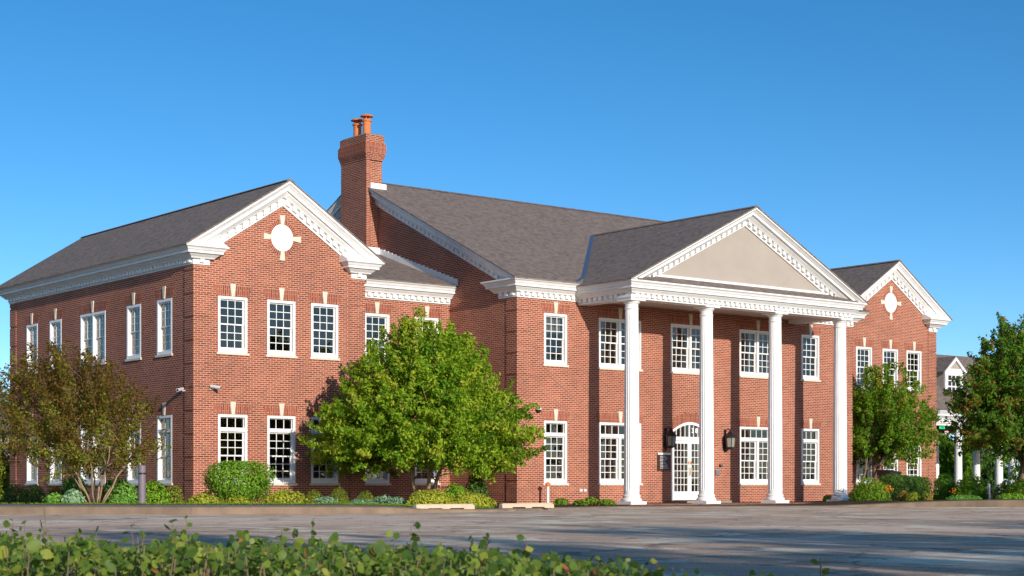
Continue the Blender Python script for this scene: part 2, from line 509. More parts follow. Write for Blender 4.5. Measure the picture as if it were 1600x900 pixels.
def wall_sheet(name, fn, W0, W1, Z0, Z1, holes, reveal, mat, top=None, extra=None):
    """wall with real openings; fn(u, d, z) places a point at u along the wall and d behind its face"""
    us = sorted({W0, W1, *[h[0] for h in holes], *[h[1] for h in holes]})
    zs = sorted({Z0, Z1, *[h[2] for h in holes], *[h[3] for h in holes]})
    mb = MB()
    for i in range(len(us) - 1):
        for j in range(len(zs) - 1):
            uc, zc = (us[i] + us[i + 1]) / 2, (zs[j] + zs[j + 1]) / 2
            if any(h[0] < uc < h[1] and h[2] < zc < h[3] for h in holes):
                continue
            mb.add([fn(us[i], 0, zs[j]), fn(us[i + 1], 0, zs[j]), fn(us[i + 1], 0, zs[j + 1]), fn(us[i], 0, zs[j + 1])], [(0, 1, 2, 3)])
    for a, b, c, d in holes:
        for (p, q) in (((a, c), (a, d)), ((a, d), (b, d)), ((b, d), (b, c)), ((b, c), (a, c))):
            mb.add([fn(p[0], 0, p[1]), fn(q[0], 0, q[1]), fn(q[0], reveal, q[1]), fn(p[0], reveal, p[1])], [(0, 1, 2, 3)])
    if top:
        mb.add([fn(u, 0, z) for u, z in top], [tuple(range(len(top)))])
    if extra:
        for poly in extra:
            mb.add([fn(u, 0, z) for u, z in poly], [tuple(range(len(poly)))])
    return mb.build(name, mat, bld, recalc=False)

def front_fn(Y):
    return lambda u, d, z: (u, Y + d, z)
def side_fn(X):                         # face looks towards -X; u runs along +Y
    return lambda u, d, z: (X + d, u, z)
def back_fn(Y):
    return lambda u, d, z: (u, Y - d, z)
def right_fn(X):
    return lambda u, d, z: (X - d, u, z)

# windows: kind -> width, bottom, top
SILL1, HEAD1, SILL2, HEAD2 = 0.66, 2.87, 4.86, 6.66
KIND = {'upper': (1.06, SILL2, HEAD2, 1, False), 'upper_double': (2.08, SILL2, HEAD2, 2, False),
        'lower': (1.06, SILL1, HEAD1, 1, True), 'lower_double': (2.08, SILL1, HEAD1, 2, True)}
PANES = {}
def pane_mesh(w, h):
    k = (round(w, 3), round(h, 3))
    if k not in PANES:
        PANES[k] = MB().add([(0, 0, 0), (k[0], 0, 0), (k[0], 0, k[1]), (0, 0, k[1])], [(0, 1, 2, 3)]).mesh('pane', M['glass'], recalc=False)
    return PANES[k]

WK = {}
def window_kind(kind):
    if kind in WK:
        return WK[kind]
    w, z0, z1, units, transom = KIND[kind]
    h = z1 - z0
    F, D0, D1 = 0.085, -0.012, 0.17
    fr = MB()
    fr.box(-w / 2, -w / 2 + F, D0, D1, 0.0, h)
    fr.box(w / 2 - F, w / 2, D0, D1, 0.0, h)
    fr.box(-w / 2 + F, w / 2 - F, D0, D1, h - F, h)
    fr.box(-w / 2 + F, w / 2 - F, D0 + .003, D1, 0.0, 0.11)
    x0, x1 = -w / 2 + F, w / 2 - F
    zb, zt = 0.11, h - F
    panes, sashes = [], []
    if transom:
        ztb = zt - 0.36
        fr.box(x0, x1, D0 + .004, D1, ztb - 0.10, ztb)
        n = 3 if units == 1 else 6
        bw = (x1 - x0) / n
        s = MB()
        s.box(x0, x1, .085, .115, ztb, ztb + .03); s.box(x0, x1, .085, .115, zt - .03, zt)
        for i in range(n + 1):
            xc = x0 + bw * i
            s.box(max(x0, xc - .013), min(x1, xc + .013), .087, .113, ztb + .03, zt - .03)
        for i in range(n):
            panes.append((x0 + bw * i + .012, .10, ztb + .028, bw - .024, zt - ztb - .056))
        sashes.append(s.mesh('transom_sash', M['vinyl']))
        zt = ztb - 0.10
    segs = [(x0, x1)]
    if units == 2:
        fr.box(-.055, .055, D0 + .004, D1, zb, zt)
        segs = [(x0, -.055), (.055, x1)]
    zm = (zb + zt) / 2
    for a, b in segs:
        for up in (0, 1):
            za, zz = (zm - .02, zt) if up else (zb, zm + .02)
            y0 = .075 if up else .11
            st, rb, rt = .045, (.045 if up else .06), (.04 if up else .045)
            s = MB()
            s.box(a, a + st, y0, y0 + .034, za, zz); s.box(b - st, b, y0, y0 + .034, za, zz)
            s.box(a + st, b - st, y0, y0 + .034, za, za + rb); s.box(a + st, b - st, y0, y0 + .034, zz - rt, zz)
            ga, gb, gc, gd = a + st, b - st, za + rb, zz - rt
            pw, ph = (gb - ga) / 3, (gd - gc) / 3
            for i in (1, 2):
                s.box(ga + pw * i - .012, ga + pw * i + .012, y0 + .004, y0 + .030, gc, gd)
                s.box(ga, gb, y0 + .006, y0 + .028, gc + ph * i - .012, gc + ph * i + .012)
            sashes.append(s.mesh('sash', M['vinyl']))
            for i in range(3):
                for j in range(3):
                    panes.append((ga + pw * i + .011, y0 + .017, gc + ph * j + .011, pw - .022, ph - .022))
    frame = fr.mesh('window', M['vinyl'])
    sill = MB().box(-w / 2 - .06, w / 2 + .06, -.05, .10, -.075, -.001).mesh('sill', M['limestone'])
    # flat arch of soldier bricks and its keystone
    a0, a1 = w / 2 + .04, w / 2 + .16
    ah = .34
    arch = MB()
    for sgn in (-1, 1):
        pts = [(sgn * .055, .0), (sgn * a0, .0), (sgn * a1, ah), (sgn * .095, ah)]
        arch.loft([[(x, y, h + .012 + z) for x, z in pts] for y in (-.006, .03)])
    arch = arch.mesh('flat_arch', M['soldier'])
    key = MB().loft([[(x, y, h + .008 + z) for x, z in ((-.055, 0), (.055, 0), (.10, .40), (-.10, .40))] for y in (-.035, .03)]).mesh('keystone', M['limestone'])
    WK[kind] = (frame, sashes, panes, sill, arch, key)
    return WK[kind]

SIDE_ROT = -math.pi / 2
n_windows = 0
def put_window(kind, loc, rz=0.0, blind=False):
    global n_windows
    n_windows += 1
    frame, sashes, panes, sill, arch, key = window_kind(kind)
    w, z0, z1, units, tr = KIND[kind]
    o = inst('window', frame, bld, (loc[0], loc[1], z0), (0, 0, rz))
    for s in sashes:
        inst(s.name.split('.')[0], s, o)
    for (x, y, z, pw, ph) in panes:
        inst('pane', pane_mesh(pw, ph), o, (x, y, z), (R(random.uniform(-.6, .6)), 0, R(random.uniform(-.6, .6))))
    inst('sill', sill, o); inst('flat_arch', arch, o); inst('keystone', key, o)
    if blind:
        MB().box(-w / 2 + .1, w / 2 - .1, .24, .25, (z1 - z0) * blind, z1 - z0 - .1).build('blind', M['blind'], o)
    return o

def hole(kind, c):
    w, z0, z1, u, tr = KIND[kind]
    return (c - w / 2 + .004, c + w / 2 - .004, z0 + .002, z1 - .002)

# --- plan
MW, MD = 17.75, 19.0                      # main block
LX0, LX1, LY0, LY1 = -11.2, -4.75, 2.4, 17.4
RX0, RX1 = 20.05, 26.5
LC, RC = (LX0 + LX1) / 2, (RX0 + RX1) / 2
ZMAIN, ZWING, ZHYP = 7.14, 7.60, 7.20     # top of brick under the cornices
BASE = -0.35

# --- main block walls
main_win = [('upper', 1.74), ('upper_double', 4.82), ('upper_double', 8.42), ('upper_double', 12.12), ('upper', 15.19),
            ('lower', 1.74), ('lower_double', 4.82), ('lower_double', 12.12), ('lower', 15.19)]
DX, DW, DZ0, DSPR, DTOP = 8.42, 2.0, 0.02, 2.62, 2.98
holes = [hole(k, x) for k, x in main_win] + [(DX - DW / 2, DX + DW / 2, DZ0, DTOP)]
arch_fill = []
NA = 14
def arch_z(u):                            # segmental arch over the door
    return DSPR + (DTOP - DSPR) * (1 - ((u - DX) / (DW / 2)) ** 2)
for i in range(NA):
    a, b = DX - DW / 2 + DW * i / NA, DX - DW / 2 + DW * (i + 1) / NA
    arch_fill.append([(a, arch_z(a)), (b, arch_z(b)), (b, DTOP), (a, DTOP)])
wall_sheet('wall', front_fn(0), 0, MW, BASE, ZMAIN + .1, holes, .2, M['brick'], extra=arch_fill)
SLM = 0.474
ZRM = 7.74 + SLM * 10.0                   # ridge of the main roof
gable = lambda y0, y1, ze, zr: [(y0, ze), (y1, ze), ((y0 + y1) / 2, zr)]
wall_sheet('wall', side_fn(0), 0, MD, BASE, ZMAIN + .1, [], .2, M['brick'], top=gable(0, MD, ZMAIN + .1, ZRM - .35))
wall_sheet('wall', right_fn(MW), 0, MD, BASE, ZMAIN + .1, [], .2, M['brick'], top=gable(0, MD, ZMAIN + .1, ZRM - .35))
wall_sheet('wall', back_fn(MD), 0, MW, BASE, ZMAIN + .1, [], .2, M['brick'])
for k, x in main_win:
    put_window(k, (x, 0), 0.0, blind={1.74: .62, 12.12: .75}.get(x, False) if k.startswith('upper') else False)

# --- wings
WZR = 10.53                               # ridge height of the wings
def wing(x0, x1, y0, y1, left_wins):
    xc = (x0 + x1) / 2
    fw = [('upper', xc - 1.83), ('upper', xc - 0.03), ('upper', xc + 1.64), ('lower', xc - 1.83), ('lower', xc - 0.03), ('lower', xc + 1.64)]
    wall_sheet('wall', front_fn(y0), x0, x1, BASE, ZWING + .1, [hole(k, x) for k, x in fw], .2, M['brick'], top=[(x0, ZWING + .1), (x1, ZWING + .1), (xc, WZR - .5)])
    wall_sheet('wall', side_fn(x0), y0, y1, BASE, ZWING + .1, [hole(k, y) for k, y in left_wins], .2, M['brick'])
    wall_sheet('wall', right_fn(x1), y0, y1, BASE, ZWING + .1, [], .2, M['brick'])
    wall_sheet('wall', back_fn(y1), x0, x1, BASE, ZWING + .1, [], .2, M['brick'], top=[(x0, ZWING + .1), (x1, ZWING + .1), (xc, WZR - .5)])
    for k, x in fw:
        put_window(k, (x, y0), 0.0)
    for k, y in left_wins:
        put_window(k, (x0, y), SIDE_ROT)
lw = [(k + s, y) for k in ('upper', 'lower') for s, y in (('', 4.4), ('', 6.65), ('_double', 9.9), ('', 13.12), ('', 15.3))]
wing(LX0, LX1, LY0, LY1, lw)
wing(RX0, RX1, LY0, LY1, [])

# --- links between the wings and the main block
HY0 = 3.95
hw = [('upper', -3.2), ('upper', -1.03), ('lower', -3.2), ('lower', -1.03)]
wall_sheet('wall', front_fn(HY0), LX1, 0, BASE, ZHYP + .1, [hole(k, x) for k, x in hw], .2, M['brick'])
for k, x in hw:
    put_window(k, (x, HY0))
wall_sheet('wall', front_fn(HY0), MW, RX0, BASE, ZHYP + .1, [], .2, M['brick'])
for (a, b) in ((LX1, 0), (MW, RX0)):
    wall_sheet('wall', back_fn(14.6), a, b, BASE, ZHYP + .1, [], .2, M['brick'])

# --- rooms seen through the glass: floors, ceilings and partitions
def room(x0, x1, y0, y1, yp, ztop):
    mb = MB()
    mb.box(x0, x1, y0, y1, -.2, .04); mb.box(x0, x1, y0, y1, 3.62, 4.02)
    mb.box(x0, x1, y0, y1, ztop, ztop + .1)
    mb.build('storey_floor', M['room_floor'], bld)
    mb = MB()
    for z0, z1 in ((.04, 3.62), (4.02, ztop)):
        mb.box(x0 + .01, x1 - .01, yp, yp + .1, z0, z1)
        n = max(1, int((x1 - x0) / 4.0))
        for i in range(1, n):
            xx = x0 + (x1 - x0) * i / n
            if abs(xx - DX) > 1.2 or z0 > 3:
                mb.box(xx - .05, xx + .05, y0 + .05, yp, z0, z1)
    mb.build('partition', M['room'], bld)
room(.22, MW - .22, .22, MD - .22, 5.5, 7.1)
room(LX0 + .22, LX1 - .22, LY0 + .22, LY1 - .22, 8.2, 7.5)
room(RX0 + .22, RX1 - .22, LY0 + .22, LY1 - .22, 8.2, 7.5)
room(LX1 + .22, -.05, HY0 + .22, 14.4, 8.0, 7.1)

# --- brick corner blocks
def quoins(cx, cy, sx, sy, ztop, w=.60):
    z = 0.02
    mesh = MB().box(0, w, 0, w, 0, .69).mesh('corner_block', M['brick'])
    x = cx - .024 if sx > 0 else cx - w + .024
    y = cy - .024 if sy > 0 else cy - w + .024
    while z < ztop - .1:
        hgt = min(.69, ztop - .01 - z)
        inst('corner_block', mesh, bld, (x, y, z), scale=(1, 1, hgt / .69))
        z += .742
quoins(LX0, LY0, 1, 1, ZWING); quoins(LX0, LY1, 1, -1, ZWING); quoins(LX1, LY0, -1, 1, ZWING)
quoins(0, 0, 1, 1, ZMAIN); quoins(MW, 0, -1, 1, ZMAIN); quoins(RX1, LY0, -1, 1, ZWING)

# --- cornices
PROF = [(-.02, 0), (.05, 0), (.05, .20), (.16, .20), (.18, .24), (.27, .32), (.28, .35), (.37, .36), (.37, .44), (.40, .46), (.44, .53), (.50, .57), (.50, .62), (-.02, .62)]
def sweep(path, zb, hscale=1.0, oscale=1.0, prof=PROF):
    """mitred moulding; outward is to the right of the path"""
    mb = MB()
    P = [Vector((p[0], p[1])) for p in path]
    rings = []
    for i, p in enumerate(P):
        n = []
        if i > 0:
            d = (P[i] - P[i - 1]).normalized(); n.append(Vector((d.y, -d.x)))
        if i < len(P) - 1:
            d = (P[i + 1] - P[i]).normalized(); n.append(Vector((d.y, -d.x)))
        m = n[0] if len(n) == 1 else (n[0] + n[1]) / (1 + n[0].dot(n[1]))
        rings.append([(p.x + m.x * o * oscale, p.y + m.y * o * oscale, zb + z * hscale) for o, z in prof])
    mb.loft(rings)
    return mb
def dentils(path, zb, hscale=1.0, oscale=1.0, pitch=.256, w=.15):
    mb = MB()
    P = [Vector((p[0], p[1])) for p in path]
    for i in range(len(P) - 1):
        d = P[i + 1] - P[i]
        ln = d.length
        if ln < .45:
            continue
        d.normalize(); n = Vector((d.y, -d.x))
        k = max(1, int(ln / pitch))
        for j in range(k):
            s = (j + .5) * ln / k
            c = P[i] + d * s
            vs = []
            for z in (zb + .065 * hscale, zb + .198 * hscale):
                for o in (.04, .135 * oscale):
                    for e in (-w / 2, w / 2):
                        q = c + d * e + n * o
                        vs.append((q.x, q.y, z))
            mb.add(vs, [(0, 2, 3, 1), (4, 5, 7, 6), (0, 1, 5, 4), (2, 6, 7, 3), (0, 4, 6, 2), (1, 3, 7, 5)])
    return mb
def cornice(path, zb, **kw):
    o = sweep(path, zb, **kw).build('cornice', M['paint'], bld)
    d = dentils(path, zb, **kw).build('dentil_row', M['paint'], o)
    d['kind'] = 'stuff'
    return o
WH = .90
cornice([(.35, .95), (0, .95), (0, 0), (2.86, 0)], ZMAIN, hscale=.97)
cornice([(14.30, 0), (MW, 0), (MW, .95), (MW - .35, .95)], ZMAIN, hscale=.97)
XL, XR, YF = 2.85, 14.30, -2.78
ZENT, HENT = 7.03, .97
cornice([(XL, -.001), (XL, YF), (XR, YF), (XR, -.001)], ZENT, hscale=HENT, oscale=.96)
cornice([(LX0 + .35, LY1), (LX0, LY1), (LX0, LY0), (LX0 + .50, LY0), (LX0 + .50, LY0 + .4)], ZWING, hscale=WH)
cornice([(LX1 - .50, LY0 + .4), (LX1 - .50, LY0), (LX1, LY0), (LX1, LY1)], ZWING, hscale=WH)
cornice([(RX0, LY1), (RX0, LY0), (RX0 + .50, LY0), (RX0 + .50, LY0 + .4)], ZWING, hscale=WH)
cornice([(RX1 - .50, LY0 + .4), (RX1 - .50, LY0), (RX1, LY0), (RX1, LY1)], ZWING, hscale=WH)
cornice([(LX1 - .02, HY0), (-.012, HY0)], ZHYP)
cornice([(MW + .012, HY0), (RX0 + .02, HY0)], ZHYP)
# sloping caps on the cornice returns
def caps(x0, x1, ztop, yw, rise=.26, over=.49, tip=0):
    mb = MB()
    rings = []
    for k in range(7):
        x = x0 + (x1 - x0) * k / 6
        d = (x - x0) if tip == 0 else (x1 - x)
        r = max(.014, min(rise, .5 * d))
        rings.append([(x, yw - over, ztop - .005), (x, yw - over, ztop + .012), (x, yw + .01, ztop + r), (x, yw + .01, ztop - .005)])
    mb.loft(rings)
    mb.build('cornice_cap', M['paint'], bld)
for x0, x1 in ((LX0 - .47, LX0 + .98), (LX1 - .98, LX1 + .47), (RX0 - .47, RX0 + .98), (RX1 - .98, RX1 + .47)):
    caps(x0, x1, ZWING + .62 * WH, LY0, tip=0 if x0 in (LX0 - .47, RX0 - .47) else 1)

# --- raking cornices: moulding sheared up the slope of a gable; fn(a, o, z) places a point
def rake(fn, ac, half, z_tip, z_apex, H, oscale=1.0, dpitch=.26, o_back=-.03, start=.04, dstart=.75):
    sl = (z_apex - z_tip) / half
    prof = [(o_back, 0), (.05, 0), (.05, .22), (.16, .22), (.19, .26), (.27, .33), (.28, .36), (.37, .37), (.37, .46), (.40, .48), (.45, .53), (.50, .56), (.50, .62), (o_back, .62)]
    for sgn in (-1, 1):
        mb = MB()
        rings = []
        cut = H / sl
        for a_ in [half - start - (cut - start) * q / 6 for q in range(7)] + [0.0]:
            zt = z_apex - sl * a_
            rings.append([fn(ac + sgn * a_, o * oscale, max(zt - H + z / .62 * H, z_tip - .012 + .02 * z)) for o, z in prof])
        mb.loft(rings)
        r = mb.build('raking_cornice', M['paint'], bld)
        db = MB()
        ln = half - H / sl * .0 - dstart
        k = int(ln / dpitch)
        for j in range(k):
            a = ac + sgn * (.16 + j * dpitch)
            vs = []
            for o in (.04, .14 * oscale):
                for e in (-.075, .075):
                    zt = z_apex - sl * abs(a + e - ac)
                    vs.append(fn(a + e, o, zt - H + .075 / .62 * H)); vs.append(fn(a + e, o, zt - H + .218 / .62 * H))
            db.add(vs, [(0, 1, 3, 2), (4, 6, 7, 5), (0, 2, 6, 4), (1, 5, 7, 3), (0, 4, 5, 1), (2, 3, 7, 6)])
        d = db.build('dentil_row', M['paint'], r)
        d['kind'] = 'stuff'
for xc in (LC, RC):
    rake(lambda a, o, z: (a, LY0 - o, z), xc, 3.725, ZWING + .62 * WH - .02, WZR, .76)
    rake(lambda a, o, z: (a, LY1 + o, z), xc, 3.725, ZWING + .62 * WH - .02, WZR, .76)
rake(lambda a, o, z: (-o, a, z), MD / 2, MD / 2 + .5, 7.735, ZRM, .66, dstart=1.2)
rake(lambda a, o, z: (MW + o, a, z), MD / 2, MD / 2 + .5, 7.735, ZRM, .66, dstart=1.2)
PXC, PH = 8.57, 6.21
PZT, PZA, YT = ZENT + .62 * HENT, 10.71, -2.62
rake(lambda a, o, z: (a, YT - o, z), PXC, PH, PZT, PZA, .60, oscale=1.28, dpitch=.265, dstart=.9)

# --- pediment: stucco field, its base board and the little roof in front of it
slp = (PZA - PZT) / PH
mb = MB()
zb = PZT + .02
mb.loft([[(PXC - PH + .2, y, zb), (PXC + PH - .2, y, zb), (PXC, y, PZA - .25)] for y in (YT, YT + .15)])
mb.build('tympanum', M['stucco'], bld)
MB().box(PXC - 4.62, PXC + 4.62, YT - .06, YT + .02, PZT + .27, PZT + .36).build('base_board', M['paint'], bld)
mb = MB()
mb.loft([[(x, YF - .46, PZT + .002), (x, YF - .46, PZT + .02), (x, YT - .01, PZT + .30), (x, YT - .01, PZT + .002)] for x in (PXC - 5.75, PXC + 5.75)])
mb.build('skirt_roof', M['shingle'], bld)

# --- portico ceiling and beam inside
mb = MB()
mb.box(XL + .02, XR - .02, YF + .01, -.012, ZENT + .16, ZENT + .19)
mb.build('portico_ceiling', M['soffit'], bld)
mb = MB()
mb.box(XL + .03, XR - .03, YF + .04, YF + .50, ZENT + .002, ZENT + .17)
mb.box(XL + .03, XL + .44, YF + .50, -.02, ZENT + .002, ZENT + .168)
mb.box(XR - .44, XR - .03, YF + .50, -.02, ZENT + .002, ZENT + .168)
mb.build('portico_beam', M['paint'], bld)

# --- roofs
def roof_pair(fn, a0, a1, ac, half, ze, zr, th=.05):
    """two slopes; a runs along the ridge, b across; fn(a, b, z)"""
    for sgn in (-1, 1):
        mb = MB()
        vs = [(a, b, z) for a in (a0, a1) for (b, z) in ((ac + sgn * half, ze), (ac, zr), (ac, zr - th), (ac + sgn * half, ze - th))]
        mb.add([fn(*p) for p in vs], [(0, 1, 5, 4), (1, 2, 6, 5), (2, 3, 7, 6), (3, 0, 4, 7), (0, 3, 2, 1), (4, 5, 6, 7)])
        mb.build('roof', M['shingle'], bld)
    cap = MB()
    cap.add([fn(*p) for p in [(a, ac + db, z) for a in (a0 - .005, a1 + .005) for db, z in ((-.16, zr - .055), (0, zr + .028), (.16, zr - .055))]], [(0, 1, 4, 3), (1, 2, 5, 4), (0, 2, 1), (3, 4, 5)])
    cap.build('ridge_cap', M['shingle'], bld)
alongX = lambda a, b, z: (a, b, z)
alongY = lambda a, b, z: (b, a, z)
roof_pair(alongX, -.53, MW + .53, MD / 2, MD / 2 + .53, 7.765, ZRM + .045)
for xc in (LC, RC):
    roof_pair(alongY, LY0 - .53, LY1 + .53, xc, 3.76, ZWING + .62 * WH + .015, WZR + .045)
roof_pair(alongY, YT - .67, 6.2, PXC, PH + .02, PZT + .03, PZA + .045)
ZH0, SLH = ZHYP + .62, .335
for (a, b) in ((LX1 - .02, -.004), (MW + .004, RX0 + .02)):
    mb = MB()
    y0, y1 = HY0 - .52, 9.3
    z0, z1 = ZH0 + .02, ZH0 + .02 + SLH * (y1 - y0)
    mb.loft([[(x, y0, z0 - .05), (x, y0, z0), (x, y1, z1), (x, 2 * y1 - y0, z0), (x, 2 * y1 - y0, z0 - .05), (x, y1, z1 - .05)] for x in (a, b)])
    mb.build('link_roof', M['shingle'], bld)
# stepped flashing where the link roof meets the gable wall
mb = MB()
y, y1 = HY0 - .50, 8.5
while y < y1 - .02:
    ye = min(y + .26, y1)
    za = ZH0 + .02 + SLH * (y - HY0 + .52); zb_ = ZH0 + .02 + SLH * (ye - HY0 + .52)
    mb.loft([[(x, y, za - .03), (x, ye - .002, zb_ - .03), (x, ye - .002, zb_ + .20), (x, y, zb_ + .17)] for x in (-.035, .01)])
    y += .26
zc_ = ZH0 + .02 + SLH * (8.5 - HY0 + .52)
mb.box(-.66, -.036, 8.46, 8.53, zc_ - .05, zc_ + .24)
mb.build('stepped_flashing', M['paint'], bld)
# valley flashing left of the portico roof
mb = MB()
def main_z(y): return 7.765 + SLM * (y + .53)
pts = []
for k in range(9):
    f = k / 8
    x = PXC - PH - .02 + (PH + .02) * f * .985
    zz = PZT + .03 + slp * (x - PXC + PH + .02)
    y = (zz - 7.765) / SLM - .53
    pts.append((x, max(y, -.5), max(zz, main_z(max(y, -.5)))))
mb.loft([[(x - .07, y + .05, main_z(y + .05) + .012), (x - .02, y - .01, z + .03), (x + .06, y - .02, z + .05), (x, y, z - .05)] for x, y, z in pts])
mb.build('valley_flashing', M['sky_tint_metal'], bld)

# --- columns
def make_column(x, y, ztop):
    c = bpy.data.objects.new('column', None); link(c, bld); c.location = (x, y, -.075)
    inst('plinth', COL['plinth'], c); inst('base', COL['base'], c); inst('shaft', COL['shaft'], c); inst('capital', COL['capital'], c)
    return c
COL = {}
CH = ZENT + .075
COL['plinth'] = MB().box(-.37, .37, -.37, .37, 0, .11).mesh('plinth', M['paint'])
COL['base'] = MB().lathe([(.345, .105), (.362, .14), (.362, .17), (.34, .205), (.31, .215), (.30, .25), (.315, .265), (.325, .29), (.315, .315), (.29, .33), (.268, .37)], 32).mesh('base', M['paint'], smooth=True)
def flute_ring(r, z, depth, n=20, k=8):
    ring = []
    for j in range(n * k):
        a = 2 * math.pi * j / (n * k)
        ph = (j % k) / k
        f = math.sin(math.pi * max(0.0, min(1.0, (ph - .14) / .72)))
        ring.append(((r - depth * f) * math.cos(a), (r - depth * f) * math.sin(a), z))
    return ring
rings = []
zs = [.36, .48, .52] + [.6 + (CH - 1.02) * i / 10 for i in range(11)] + [CH - .38, CH - .33]
for z in zs:
    fz = (z - .36) / (CH - .7)
    r = .272 - .042 * max(0, fz) ** 1.6
    d = 0.0 if z < .5 or z > CH - .36 else .022
    rings.append(flute_ring(r, z, d))
COL['shaft'] = MB().loft(rings).mesh('shaft', M['paint'])
COL['capital'] = MB().lathe([(.228, CH - .34), (.25, CH - .325), (.25, CH - .30), (.228, CH - .285), (.228, CH - .16), (.25, CH - .145), (.29, CH - .09), (.305, CH - .045)], 32).box(-.345, .345, -.345, .345, CH - .05, CH + .05).box(-.38, .38, -.38, .38, CH + .048, CH + .14).mesh('capital', M['paint'])
for x in (3.09, 6.745, 10.375, 14.06):
    make_column(x, -2.50, ZENT)

# --- porch floor
porch = MB().box(2.2, 17.3, -3.35, .01, -.2, -.072)
struct(porch.build('porch_floor', M['paver']))
MB().box(DX - 1.25, DX + 1.25, -.95, -.005, -.071, .015).build('door_step', M['concrete'], bld)

# --- entrance: arched transom and a pair of glazed doors
ent = MB()
F = .09
ent.box(DX - DW / 2, DX - DW / 2 + F, .0, .17, DZ0, DSPR + .02); ent.box(DX + DW / 2 - F, DX + DW / 2, .0, .17, DZ0, DSPR + .02)
ent.box(DX - DW / 2 + F, DX + DW / 2 - F, .002, .17, 2.28, 2.42)
for i in range(NA):
    a, b = DX - DW / 2 + DW * i / NA, DX - DW / 2 + DW * (i + 1) / NA
    ent.loft([[(a, y, arch_z(a) - .10), (b, y, arch_z(b) - .10), (b, y, arch_z(b) + .002), (a, y, arch_z(a) + .002)] for y in (.0, .17)])
NT_ = 8
for i in range(1, NT_):
    x = DX - DW / 2 + F + (DW - 2 * F) * i / NT_
    wv = .035 if i == 4 else .012
    ent.box(x - wv, x + wv, .06, .12, 2.42, arch_z(x) - .06)
ent = ent.build('entrance_frame', M['vinyl'], bld)
for i in range(NT_):
    x0 = DX - DW / 2 + F + (DW - 2 * F) * i / NT_ + .015; x1 = DX - DW / 2 + F + (DW - 2 * F) * (i + 1) / NT_ - .015
    MB().add([(x0, .09, 2.42), (x1, .09, 2.42), (x1, .09, arch_z(x1) - .09), (x0, .09, arch_z(x0) - .09)], [(0, 1, 2, 3)]).build('pane', M['glass'], ent, recalc=False)
def text(name, body, size, mat, parent, loc, rot, depth=.004):
    cu = bpy.data.curves.new(name, 'FONT')
    cu.body = body; cu.size = size; cu.extrude = depth; cu.align_x = 'CENTER'; cu.align_y = 'CENTER'; cu.offset = size * .03
    tmp = bpy.data.objects.new(name, cu); C.objects.link(tmp)
    me = bpy.data.meshes.new_from_object(tmp.evaluated_get(bpy.context.evaluated_depsgraph_get()))
    bpy.data.objects.remove(tmp)
    me.materials.clear(); me.materials.append(mat)
    return inst(name, me, parent, loc, rot)
text('house_number', '3', .25, M['white_print'], ent, (DX + .152, .045, 2.655), (R(90), 0, 0))
text('house_number', '8', .25, M['white_print'], ent, (DX + .352, .045, 2.655), (R(90), 0, 0))
lw_ = (DW - 2 * F) / 2
for k in (0, 1):
    a = DX - DW / 2 + F + lw_ * k
    d = MB()
    a0, a1, z0, z1 = a + .005, a + lw_ - .005, DZ0 + .015, 2.275
    st = .095
    d.box(a0, a0 + st, .05, .10, z0, z1); d.box(a1 - st, a1, .05, .10, z0, z1)
    d.box(a0 + st, a1 - st, .05, .10, z0, z0 + .32); d.box(a0 + st, a1 - st, .05, .10, z1 - .11, z1)
    ga, gb, gc, gd = a0 + st, a1 - st, z0 + .32, z1 - .11
    for i in range(1, 4):
        x = ga + (gb - ga) * i / 4; d.box(x - .011, x + .011, .056, .094, gc, gd)
    for j in range(1, 7):
        z = gc + (gd - gc) * j / 7; d.box(ga, gb, .058, .092, z - .011, z + .011)
    d = d.build('door', M['vinyl'], bld)
    pw, ph = (gb - ga) / 4, (gd - gc) / 7
    for i in range(4):
        for j in range(7):
            inst('pane', pane_mesh(pw - .02, ph - .02), d, (ga + pw * i + .01, .075, gc + ph * j + .01))
    hx = a1 - .05 if k == 0 else a0 + .05
    MB().tube([(hx, .05, .95), (hx, -.02, .97), (hx, -.03, 1.1), (hx, -.02, 1.23), (hx, .05, 1.25)], .014, 8).build('handle', M['brass'], d)
    MB().box(hx - .03, hx + .03, .035, .05, 1.38, 1.5).build('lock_plate', M['terracotta'], d)
# brick arch over the entrance
mb = MB()
for i in range(NA):
    a, b = DX - DW / 2 + DW * i / NA, DX - DW / 2 + DW * (i + 1) / NA
    mb.loft([[(a, y, arch_z(a) + .003), (b, y, arch_z(b) + .003), (DX + (b - DX) * 1.1, y, arch_z(b) + .36), (DX + (a - DX) * 1.1, y, arch_z(a) + .36)] for y in (-.006, .03)])
mb.build('brick_arch', M['soldier'], bld)

